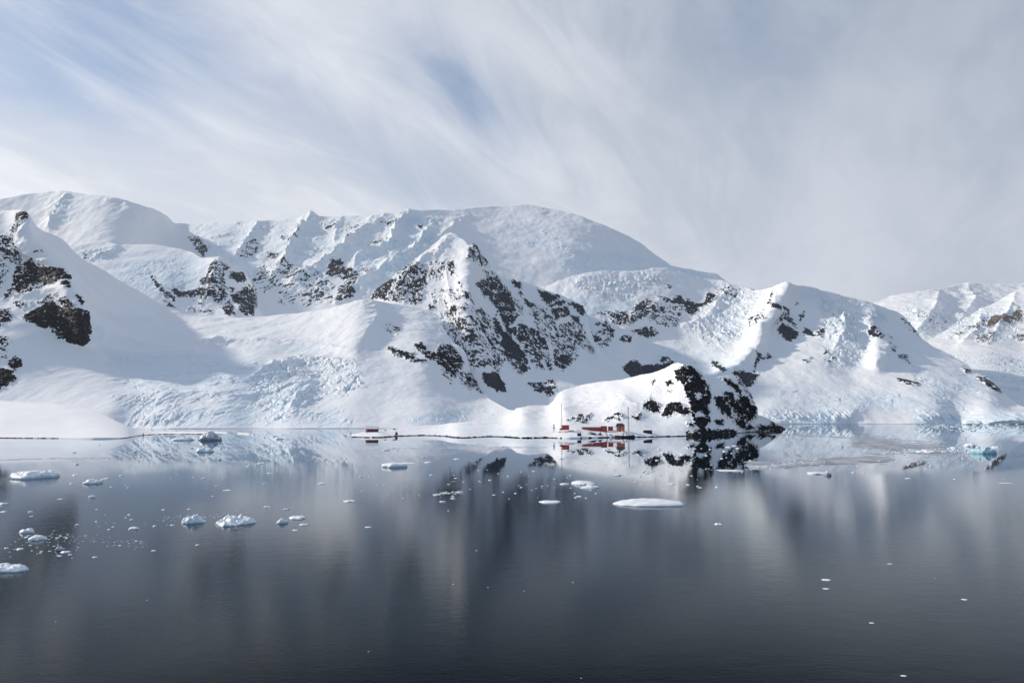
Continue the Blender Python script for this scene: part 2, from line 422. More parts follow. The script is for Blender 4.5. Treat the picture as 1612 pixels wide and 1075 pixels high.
# --- back massif with the snow dome
layer('mountain',
    top=[(-200, 340), (-60, 322), (10, 313), (50, 303.5), (95, 301), (150, 308), (200, 318), (245, 330), (262, 340), (276, 352), (300, 353), (345, 351), (380, 349), (400, 351),
         (440, 346), (480, 343), (495, 341), (505, 343), (560, 339), (577, 342), (600, 338), (625, 336), (640, 332), (660, 331), (720, 330), (750, 327), (790, 323.5), (830, 323), (870, 328),
         (900, 337), (940, 350), (980, 367), (1010, 384), (1035, 402), (1055, 417), (1080, 424), (1110, 428), (1128, 430), (1140, 438), (1150, 446), (1190, 456), (1240, 470)],
    bottom=[(-200, 560), (1240, 560)],
    depth=[(-200, 340, 5600), (100, 305, 5800), (250, 335, 6000), (280, 352, 7000), (345, 352, 7000), (500, 342, 6600), (640, 333, 6400), (790, 325, 7200), (900, 340, 7000),
           (1040, 405, 6600), (1130, 430, 6400), (1240, 470, 6400), (-200, 560, 4200), (0, 450, 4700), (100, 360, 5250), (200, 400, 4900), (200, 560, 4200), (400, 560, 4300), (330, 380, 6300), (330, 440, 5400), (500, 480, 4800),
           (500, 400, 5700), (600, 400, 5500), (600, 480, 4700), (640, 560, 4200), (720, 345, 6500), (720, 400, 5500), (800, 360, 6400), (800, 440, 5300), (900, 430, 5500), (900, 380, 6100), (1000, 430, 5900), (1000, 560, 4700), (1240, 560, 5000)],
    x0=-200, x1=1240, dx=1.25, dy=1.15, mat=M_back, Dm=5600, back=3500, tops=1.5, ang=-0.5, stretch=1.8, rocksize=5,
    rough=[(3.5, 60, 'n'), (1.0, 22, 'n'), (0.3, 9, 'n')],
    crests=[([(497, 341), (492, 348), (472, 377), (449, 418), (425, 445)], 16, 9), ([(606, 342), (565, 372), (550, 390), (523, 412), (489, 430), (450, 460)], 15, 8),
            ([(644, 335), (626, 357), (615, 391), (590, 399), (562, 412), (557, 427)], 14, 7), ([(680, 355), (651, 403), (615, 421), (568, 448), (530, 480)], 14, 8),
            ([(420, 352), (408, 358), (390, 385), (373, 409), (360, 430)], 11, 7), ([(730, 345), (700, 372), (665, 402)], 9, 9), ([(540, 341), (531, 360), (527, 385)], 5, 6),
            ([(110, 304), (92, 330), (76, 368)], 9, 10), ([(160, 312), (196, 322), (212, 350), (230, 380)], 7, 10)],
    seracs=[([(300, 352), (640, 335), (700, 345), (680, 400), (600, 470), (480, 480), (380, 440), (320, 400)], 2.4, 26, 18, 'r'),
            ([(640, 340), (700, 340), (690, 400), (620, 430), (590, 410)], 2.4, 9, 9, 'r'),
            ([(760, 345), (860, 350), (930, 400), (900, 420), (800, 380)], 2.2, 14, 5, 'n'), ([(85, 315), (140, 310), (120, 350), (80, 370)], 2.5, 9, 9, 'n'),
            ([(860, 400), (1000, 395), (1130, 430), (1120, 450), (900, 445)], 1.6, 14, 6, 'n')],
    rocks=[(zc([(450, 170), (550, 160), (600, 220), (650, 280), (610, 370), (570, 330)]), .72), (zc([(1150, 200), (1190, 210), (1180, 330), (1000, 390), (1060, 310)]), .5),
           (zc([(1440, 160), (1540, 190), (1612, 140), (1612, 230), (1450, 210)]), .7), (zc([(1290, 340), (1410, 330), (1390, 380), (1280, 380)]), .8),
           (zc([(1150, 500), (1300, 420), (1612, 480), (1612, 620), (1350, 700), (1180, 780), (1100, 700)]), .34),
           (zd([(0, 370), (150, 380), (270, 280), (235, 350), (160, 430), (60, 400)]), .75), (zd([(460, 240), (600, 250), (600, 280), (500, 290)]), .5),
           (zd([(750, 260), (830, 250), (830, 280), (640, 310)]), .6), (zd([(1080, 225), (1250, 205), (1230, 240)]), .8), (zd([(950, 430), (1140, 370), (1130, 410), (960, 470)]), .6),
           (zd([(560, 640), (650, 620), (700, 690), (860, 760), (850, 840), (780, 900), (820, 980), (700, 1050), (590, 1075), (600, 1000), (640, 880), (700, 830), (600, 780), (500, 770)]), .82),
           (zd([(0, 650), (400, 750), (640, 900), (600, 1075), (0, 1075)]), .36), (zd([(600, 460), (760, 400), (740, 470), (620, 520)]), .35), (zd([(1450, 240), (1510, 240), (1500, 300)]), .5),
           (zd([(820, 720), (1000, 720), (980, 750), (860, 740)]), .5)],
    ices=[([(560, 400), (600, 395), (590, 425), (560, 425)], .8), ([(590, 425), (640, 405), (650, 425), (600, 445)], .7), ([(1060, 428), (1130, 430), (1150, 446), (1060, 440)], .3),
          ([(620, 345), (660, 335), (680, 350), (640, 380)], .5), ([(380, 355), (410, 352), (400, 380), (360, 400)], .4)])

# --- far hills and glacier at the right edge
layer('mountain',
    top=[(1280, 520), (1330, 500), (1380, 475), (1400, 466), (1425, 462), (1450, 459), (1480, 455), (1500, 450), (1520, 447.5), (1560, 448), (1612, 446), (1800, 430)],
    bottom=[(1280, 580), (1800, 580)],
    depth=[(1280, 520, 9500), (1380, 475, 10500), (1520, 447, 11500), (1612, 446, 11500), (1800, 430, 12000), (1280, 580, 7600), (1450, 545, 7800), (1600, 560, 7800), (1800, 580, 7600), (1450, 500, 9000), (1540, 480, 10200)],
    x0=1280, x1=1800, dx=1.3, dy=1.2, mat=M_far, Dm=9000, back=4000, ang=-0.6, seed=40,
    rough=[(4, 40, 'n'), (1.5, 12, 'n')], crests=[([(1478, 462), (1470, 490), (1440, 530)], 8, 12), ([(1520, 448), (1535, 475), (1500, 520)], 7, 12)],
    seracs=[([(1420, 480), (1540, 480), (1500, 540), (1420, 540)], 3.5, 14, 16, 'r')],
    rocks=[(zk([(600, 340), (640, 400), (900, 440), (860, 500), (620, 450)]), .25), (zk([(780, 600), (830, 580), (820, 640)]), .5)])
layer('mountain',
    top=[(1280, 600), (1400, 560), (1440, 545), (1470, 532), (1500, 514), (1530, 495), (1548, 485), (1560, 480), (1575, 472), (1590, 464), (1612, 453), (1660, 435), (1800, 400)],
    bottom=[(1280, 666), (1800, 666)],
    depth=[(1280, 600, 5500), (1400, 560, 6500), (1500, 514, 7600), (1560, 480, 8200), (1612, 453, 8400), (1800, 400, 8500), (1280, 666, 3250), (1500, 666, 3250), (1800, 666, 3250), (1500, 550, 6400),
           (1612, 545, 6400), (1800, 545, 6300), (1560, 600, 4400), (1700, 600, 4300), (1400, 600, 4500), (1612, 640, 3500), (1800, 640, 3500), (1560, 520, 7200)],
    x0=1280, x1=1800, dx=1.2, dy=1.1, mat=M_far, Dm=7000, back=4000, ang=0.1, stretch=1.2, seed=80,
    rough=[(3, 30, 'n')], crests=[([(1600, 460), (1590, 490), (1560, 535)], 6, 9), ([(1545, 490), (1540, 520), (1510, 545)], 6, 9)],
    seracs=[([(1440, 556), (1800, 552), (1800, 640), (1600, 640), (1500, 590)], 3.0, 6, 3.0, 'n'), ([(1480, 500), (1612, 470), (1612, 540), (1480, 545)], 3, 10, 14, 'r')],
    rocks=[(zk([(1260, 460), (1330, 400), (1400, 430), (1460, 440), (1550, 330), (1590, 380), (1580, 460), (1460, 480), (1360, 480), (1270, 520)]), .9),
           (zk([(1160, 600), (1240, 570), (1340, 560), (1330, 620), (1280, 660), (1160, 640)]), .68), (zk([(1480, 600), (1560, 570), (1700, 580), (1680, 630), (1560, 630)]), .68), (zk([(960, 580), (1240, 450), (1240, 500), (1000, 610)]), .45)])

# --- right mountain, its hanging shelf and the glacier front along the shore
layer('mountain',
    top=[(800, 470), (860, 450), (880, 441), (905, 433), (940, 427.5), (985, 426), (1018, 425), (1030, 421), (1052, 422), (1075, 430), (1100, 437), (1135, 442), (1150, 450), (1162, 449), (1176, 452), (1186, 456),
         (1200, 456), (1215, 453), (1230, 449), (1240, 448), (1262, 449.5), (1278, 453), (1300, 459), (1318, 465), (1345, 469), (1372, 477), (1395, 485), (1412, 491), (1424, 500), (1435, 514), (1450, 530), (1470, 546),
         (1500, 560), (1518, 570), (1530, 582), (1545, 592), (1562, 603), (1580, 620), (1600, 636), (1640, 650), (1800, 655)],
    bottom=[(800, 660), (1160, 666.5), (1500, 667), (1800, 667)],
    depth=[(800, 470, 4800), (880, 441, 5000), (985, 426, 5200), (1052, 422, 5300), (1135, 442, 5300), (1200, 456, 4900), (1240, 448, 4500), (1310, 463, 4600), (1372, 477, 4600), (1435, 514, 4400), (1470, 546, 4000),
           (1530, 582, 3600), (1600, 636, 3050), (1640, 650, 2850), (1800, 655, 2800), (1000, 480, 4600), (900, 480, 4500), (1000, 500, 4350), (1000, 540, 4150), (1000, 580, 3700), (900, 540, 4000), (900, 600, 3200),
           (1000, 640, 2850), (1100, 500, 4600), (1120, 540, 4100), (1120, 580, 3700), (1130, 620, 3100), (1210, 500, 4200), (1170, 540, 4000), (1180, 575, 3550), (1240, 520, 4050), (1270, 560, 3600), (1200, 620, 3050),
           (1200, 652, 2800), (1340, 650, 2790), (1480, 650, 2780), (1600, 650, 2780), (1340, 620, 3050), (1340, 580, 3450), (1340, 530, 3800), (1440, 600, 3200), (1440, 560, 3700), (1500, 600, 3250), (1560, 630, 2950),
           (800, 660, 2790), (1160, 666, 2790), (1340, 667, 2765), (1500, 667, 2765), (1800, 667, 2765)],
    x0=800, x1=1800, dx=1.1, dy=1.0, mat=M_mid, Dm=3800, back=3500, tops=1.0, ang=0.35, stretch=1.8, rocksize=5, shore=0.0, seed=120,
    rough=[(4, 55, 'n'), (1.4, 22, 'n'), (0.5, 9, 'n')],
    relief=[([(1240, 448), (1225, 475), (1200, 510), (1190, 540), (1165, 570), (1145, 588)], 150, 14), ([(1372, 500), (1387, 530), (1380, 565)], 140, 14)],
    crests=[([(1240, 448), (1228, 462), (1222, 480), (1215, 505), (1198, 520), (1196, 540), (1186, 555), (1170, 572), (1145, 588)], 11, 9), ([(1393, 536), (1388, 560), (1384, 580)], 9, 9),
            ([(1310, 465), (1325, 490), (1330, 520), (1310, 555)], 6, 9), ([(1040, 470), (1022, 490), (1028, 510)], 4, 7), ([(1150, 450), (1130, 480), (1110, 505), (1060, 520)], 7, 10)],
    seracs=[([(900, 440), (1010, 428), (1060, 440), (1010, 460), (980, 475), (930, 465), (905, 455)], 5, 11, 8, 'r'), ([(1130, 450), (1230, 452), (1215, 500), (1150, 555), (1110, 545), (1080, 520)], 4.5, 9, 14, 'r'),
            ([(1280, 455), (1400, 490), (1390, 545), (1340, 580), (1300, 580), (1290, 520)], 4.5, 13, 12, 'r'), ([(1190, 612), (1400, 612), (1600, 640), (1600, 650), (1190, 648)], 2.0, 16, 5, 'n'),
            ([(1180, 640), (1345, 646), (1345, 668), (1180, 668)], 4.6, 6, 14, 'r'), ([(1440, 648), (1800, 642), (1800, 668), (1440, 668)], 4.0, 8, 14, 'r'),
            ([(1040, 540), (1140, 545), (1200, 560), (1160, 600), (1080, 600), (1010, 580)], 2.4, 10, 8, 'n'), ([(1440, 575), (1520, 590), (1590, 640), (1480, 640), (1430, 600)], 2.5, 9, 6, 'n')],
    rocks=[(zi([(140, 490), (440, 480), (480, 600), (320, 610), (260, 540)]), .8), (zi([(490, 590), (500, 470), (560, 390), (680, 350), (740, 380), (740, 470), (680, 500), (560, 580)]), .78),
           (zi([(760, 320), (900, 340), (1030, 310), (1060, 400), (980, 400), (880, 380)]), .88), (zi([(1060, 390), (1090, 340), (1200, 400), (1190, 480), (1120, 510), (1060, 460)]), .95),
           (zi([(1190, 400), (1270, 390), (1300, 280), (1420, 350), (1290, 420), (1200, 430)]), .9), (zi([(740, 400), (1030, 430), (1030, 560), (980, 640), (860, 640), (680, 570)]), .52),
           (zi([(50, 710), (180, 650), (220, 560), (330, 690), (250, 840), (160, 830), (90, 790)]), .7), (zi([(120, 590), (160, 580), (160, 650), (120, 640)]), .6), (zi([(360, 780), (420, 720), (520, 730), (470, 800)]), .75),
           (zi([(500, 680), (700, 630), (780, 690), (740, 750), (600, 740)]), .85), (zi([(410, 1075), (480, 1000), (550, 1000), (600, 1060), (800, 1040), (920, 1000), (960, 1050), (940, 1180), (400, 1180)]), 1.0),
           (zi([(790, 990), (860, 950), (910, 980), (830, 1010)]), .9), (zi([(880, 200), (920, 210), (900, 230)]), .9), (zi([(1410, 240), (1612, 240), (1612, 300), (1500, 300)]), .42),
           (zj([(690, 600), (740, 540), (800, 560), (860, 600), (920, 640), (900, 690), (840, 735), (760, 700)]), 1.0), (zj([(640, 360), (700, 370), (690, 410), (650, 400)]), .95),
           (zj([(740, 370), (820, 380), (830, 460), (920, 600), (860, 560), (790, 500), (700, 520), (690, 480)]), .72), (zj([(920, 470), (980, 400), (980, 470), (940, 500)]), .88),
           (zj([(990, 580), (1040, 580), (1080, 650), (980, 640)]), .97), (zj([(1100, 600), (1190, 590), (1180, 670), (1110, 650)]), .75),
           (zj([(380, 500), (560, 380), (600, 480), (700, 540), (500, 540), (420, 580)]), .42), (zj([(600, 370), (660, 210), (670, 210), (640, 350)]), .85),
           (zj([(440, 860), (520, 860), (540, 910), (480, 960), (460, 1060), (440, 1050), (470, 930)]), .85), (zj([(550, 910), (600, 850), (650, 890), (600, 920)]), .85), (zj([(880, 290), (940, 320), (900, 330)]), .8),
           (zj([(1180, 850), (1220, 820), (1230, 860)]), .95), (zj([(960, 930), (1050, 900), (1010, 940)]), .9), (zj([(1230, 920), (1300, 900), (1240, 940)]), .9), (zj([(0, 930), (60, 950), (160, 1040), (140, 1060), (0, 970)]), .88),
           (zj([(60, 190), (300, 180), (250, 250), (180, 260)]), .4), (zm([(1040, 180), (1300, 200), (1240, 310), (1150, 350), (1080, 320), (1060, 250)]), 1.0),
           (zk([(150, 560), (210, 490), (260, 560), (310, 590), (200, 590)]), .95), (zk([(340, 580), (380, 600), (370, 615)]), .9), (zk([(350, 650), (430, 680), (400, 740), (370, 730)]), .65),
           (zk([(440, 780), (500, 760), (570, 860), (500, 830)]), .85), (zk([(470, 430), (540, 460), (680, 580), (640, 590), (560, 520)]), .78), (zk([(420, 985), (640, 1020), (620, 1050), (520, 1040)]), .85),
           (zk([(1030, 880), (1110, 920), (1060, 925)]), .95), (zl([(1170, 200), (1250, 200), (1340, 280), (1395, 350), (1300, 320), (1200, 240)]), .88)],
    ices=[([(860, 445), (930, 470), (1000, 470), (1000, 490), (940, 495), (920, 545), (905, 480)], .6), ([(1010, 575), (1130, 560), (1180, 580), (1120, 600), (1020, 590)], .55), ([(1270, 645), (1315, 646), (1312, 667), (1270, 667)], 1.0),
          ([(1200, 648), (1225, 650), (1220, 664), (1200, 660)], .9), ([(1440, 650), (1800, 646), (1800, 667), (1440, 667)], .8), ([(1190, 655), (1345, 655), (1345, 667), (1190, 667)], .35),
          ([(1125, 500), (1160, 490), (1160, 530), (1130, 535)], .6), ([(1260, 450), (1290, 455), (1290, 475), (1260, 470)], .4), ([(1440, 575), (1520, 590), (1560, 620), (1480, 610)], .45)])

# --- rock pyramid in the middle
layer('mountain',
    top=[(520, 540), (560, 500), (577, 478), (586, 463), (600, 450), (612, 442), (625, 431), (645, 419), (660, 405), (675, 395), (688, 383), (694, 374), (702, 369), (709, 367), (718, 369), (724, 375), (731, 379),
         (738, 387), (745, 386), (752, 394), (760, 408), (772, 424), (782, 436), (800, 441), (820, 443), (850, 454), (870, 460), (890, 468), (905, 474), (918, 482), (925, 500), (932, 525), (938, 545), (955, 562), (990, 590), (1060, 640)],
    bottom=[(520, 658), (1060, 658)],
    depth=[(520, 540, 3200), (586, 463, 3500), (645, 419, 3700), (709, 367, 4000), (745, 386, 3850), (782, 436, 3900), (850, 454, 4100), (905, 474, 4200), (938, 545, 3850), (990, 590, 3500), (1060, 640, 2900),
           (700, 440, 3450), (740, 440, 3450), (760, 480, 3250), (700, 500, 3050), (650, 460, 3350), (620, 470, 3300), (700, 560, 2700), (780, 560, 2800), (860, 520, 3500), (860, 570, 3050), (820, 500, 3450), (900, 540, 3600), (800, 620, 2350), (880, 610, 2500),
           (880, 640, 2200), (520, 658, 2050), (700, 658, 2050), (880, 658, 2050), (1060, 658, 2100)],
    x0=520, x1=1060, dx=0.95, dy=0.95, mat=M_mid, Dm=3200, back=1200, tops=0.8, ang=0.95, stretch=2.4, rocksize=4.2, seed=200, crag=1.25,
    rough=[(3.0, 45, 'n'), (0.8, 12, 'n')],
    relief=[([(745, 386), (735, 430), (730, 480), (740, 540), (770, 620)], 120, 18)],
    crests=[([(712, 368), (690, 400), (668, 412), (640, 440), (612, 474)], 9, 9), ([(745, 386), (770, 430), (800, 475), (815, 500), (830, 540), (850, 585)], 7, 7), ([(840, 455), (865, 500), (900, 560), (930, 550)], 6, 7),
            ([(800, 440), (830, 500), (865, 560), (870, 590)], 5, 6), ([(742, 400), (735, 450), (740, 510), (770, 590)], 6, 9), ([(700, 412), (706, 440), (712, 480), (730, 520)], 5, 8), ([(760, 460), (790, 520), (815, 560)], 4, 5)],
    seracs=[([(640, 412), (715, 400), (720, 412), (650, 430), (600, 445)], 1.5, 7, 6, 'r')],
    rocks=[(ze([(30, 740), (90, 600), (180, 530), (300, 540), (260, 640), (180, 760)]), .88), (ze([(300, 480), (520, 320), (500, 340), (340, 490)]), .78), (ze([(180, 760), (420, 400), (560, 420), (620, 400), (600, 600), (560, 780), (480, 800), (220, 770)]), .63),
           (ze([(400, 640), (520, 540), (600, 500), (610, 580), (540, 640), (420, 650)]), .85), (ze([(1040, 340), (1060, 230), (1110, 190), (1180, 240), (1270, 400), (1200, 400), (1100, 350)]), .70),
           (ze([(840, 370), (900, 360), (930, 500), (880, 510)]), .80), (ze([(650, 360), (820, 360), (800, 540), (640, 540)]), .31),
           (ze([(1130, 590), (1200, 530), (1300, 510), (1370, 600), (1460, 700), (1540, 860), (1560, 960), (1460, 1075), (1400, 950), (1340, 870), (1260, 750), (1180, 680)]), .89),
           (ze([(1180, 440), (1300, 470), (1380, 560), (1500, 700), (1612, 860), (1612, 1000), (1540, 860)]), .53), (ze([(860, 870), (930, 830), (960, 870), (880, 930)]), 1.00), (ze([(620, 820), (720, 820), (720, 850), (640, 850)]), .88),
           (ze([(700, 930), (1080, 780), (1100, 850), (960, 920), (960, 1075), (780, 1075), (830, 980)]), .48), (ze([(940, 990), (1000, 980), (1070, 1050), (1000, 1075), (940, 1040)]), .93), (ze([(960, 560), (1050, 700), (1100, 820), (1000, 760)]), .50),
           (ze([(650, 640), (960, 640), (1000, 780), (700, 900)]), .23), (ze([(1090, 880), (1200, 850), (1300, 960), (1380, 1075), (1200, 1075), (1100, 940)]), .70),
           (zf([(780, 60), (1100, 0), (1330, 0), (1420, 180), (1450, 400), (1380, 600), (1300, 540), (1180, 520), (1120, 560), (1000, 500), (900, 330), (880, 200), (780, 180)]), .58),
           (zf([(1200, 610), (1370, 590), (1400, 660), (1445, 700), (1440, 800), (1380, 800), (1280, 740), (1210, 680)]), 1.0), (zf([(1180, 490), (1280, 490), (1390, 600), (1340, 560), (1260, 520), (1190, 530)]), .85),
           (zg([(320, 640), (400, 660), (500, 770), (590, 870), (595, 920), (490, 930), (380, 880), (330, 760)]), 1.0), (zg([(700, 190), (820, 210), (940, 260), (830, 330), (790, 350)]), 1.0),
           (zg([(820, 370), (940, 280), (1000, 310), (960, 350)]), 1.0), (zg([(840, 400), (1020, 350), (1060, 440), (920, 490), (880, 540), (850, 450)]), .89), (zg([(1060, 460), (1140, 470), (1160, 520), (1090, 530)]), .98),
           (zg([(1030, 310), (1100, 320), (1190, 340), (1215, 440), (1160, 450), (1100, 380)]), .93), (zg([(440, 90), (520, 100), (550, 170), (460, 160)]), .95), (zg([(500, 210), (550, 220), (530, 270)]), .95), (zg([(540, 280), (600, 300), (720, 360), (580, 370)]), .95),
           (zg([(600, 380), (780, 380), (900, 600), (1000, 520), (1180, 540), (1220, 660), (1300, 830), (1240, 830), (1130, 760), (1140, 910), (1090, 930), (980, 1030), (900, 960), (870, 900), (900, 800), (780, 700), (700, 640), (640, 520)]), .55),
           (zg([(1000, 560), (1180, 620), (1220, 700), (1140, 770), (960, 720), (930, 640)]), .74), (zg([(880, 900), (1030, 880), (1090, 930), (980, 1030), (900, 980)]), .88),
           (zg([(500, 560), (700, 640), (780, 760), (840, 900), (865, 1050), (820, 1020), (780, 900), (740, 940), (740, 980), (640, 900), (560, 780), (480, 680)]), .80), (zg([(380, 580), (470, 580), (500, 640), (470, 670), (390, 620)]), .98),
           (zg([(310, 460), (400, 450), (400, 540), (350, 560)]), .93), (zg([(230, 480), (330, 620), (290, 660), (230, 600)]), .88), (zg([(640, 940), (740, 960), (790, 1040), (700, 1010)]), .78),
           (zg([(400, 920), (600, 930), (620, 1010), (540, 1070), (470, 1020)]), .85), (zg([(0, 400), (220, 440), (200, 640), (0, 640)]), .50), (zh([(610, 430), (720, 430), (880, 410), (910, 480), (850, 570), (780, 520), (700, 520)]), .83)],
    ices=[([(640, 415), (700, 405), (720, 412), (660, 425), (610, 445)], .45), ([(800, 441), (925, 482), (925, 520), (880, 470)], .6)])

# --- outcrop and icefall behind the left slope
layer('mountain',
    top=[(20, 440), (60, 415), (100, 396), (112, 391), (128, 385), (155, 379.5), (172, 382), (183, 385), (190, 388), (195, 385), (230, 384.5), (260, 387), (285, 392), (300, 396), (318, 406), (330, 406), (345, 406), (357, 409),
         (368, 416), (380, 428), (392, 440), (400, 455), (404, 470), (409, 488), (420, 502), (450, 520), (480, 525)],
    bottom=[(20, 530), (480, 530)],
    depth=[(20, 440, 3300), (112, 391, 3700), (200, 386, 3900), (300, 396, 3900), (345, 406, 3650), (380, 428, 3600), (404, 470, 3650), (450, 520, 3300), (480, 530, 3000), (330, 440, 3350), (300, 470, 3150), (340, 490, 3050),
           (390, 490, 3150), (200, 430, 3350), (200, 480, 2950), (100, 480, 2900), (20, 530, 2700), (300, 530, 2850), (260, 440, 3300)],
    x0=20, x1=480, dx=1.0, dy=1.0, mat=M_mid, Dm=3300, back=1300, ang=0.2, stretch=1.4, rocksize=4.2, seed=300,
    rough=[(2.5, 35, 'n')],
    crests=[([(345, 406), (335, 440), (325, 480)], 6, 8), ([(188, 388), (180, 392), (165, 402), (145, 408)], 6, 6), ([(380, 428), (385, 460), (370, 495)], 5, 7)],
    seracs=[([(110, 388), (190, 388), (185, 410), (140, 420)], 3, 9, 5, 'r'), ([(170, 420), (300, 400), (320, 440), (260, 470), (200, 470)], 2.2, 7, 10, 'n')],
    rocks=[(zc([(60, 570), (200, 740), (320, 790), (300, 830), (200, 780), (100, 670)]), .85), (zc([(270, 690), (420, 740), (560, 690), (640, 700), (690, 770), (680, 830), (600, 830), (560, 780), (420, 810), (300, 780)]), .86),
           (zc([(740, 410), (820, 560), (830, 700), (860, 800), (780, 850), (700, 830), (690, 760), (640, 680), (560, 640), (560, 620), (640, 570), (670, 480)]), .8), (zc([(790, 430), (890, 480), (820, 520)]), .85),
           (zc([(890, 530), (1020, 540), (1040, 640), (960, 640), (880, 590)]), .86), (zc([(900, 780), (1040, 700), (1140, 720), (1165, 850), (1130, 980), (1030, 990), (950, 880)]), .9), (zc([(780, 900), (880, 830), (940, 980), (860, 990)]), .82),
           (zc([(500, 840), (610, 840), (590, 890)]), .7), (zc([(170, 820), (340, 900), (330, 920), (190, 840)]), .65), (zc([(430, 900), (720, 930), (710, 970), (440, 930)]), .38), (zc([(1050, 650), (1130, 710), (1090, 720)]), .85),
           (zc([(860, 700), (940, 700), (900, 750)]), .7), (za([(870, 560), (910, 560), (890, 580)]), .95)],
    ices=[([(180, 410), (320, 400), (330, 440), (280, 470), (190, 450)], .55)])

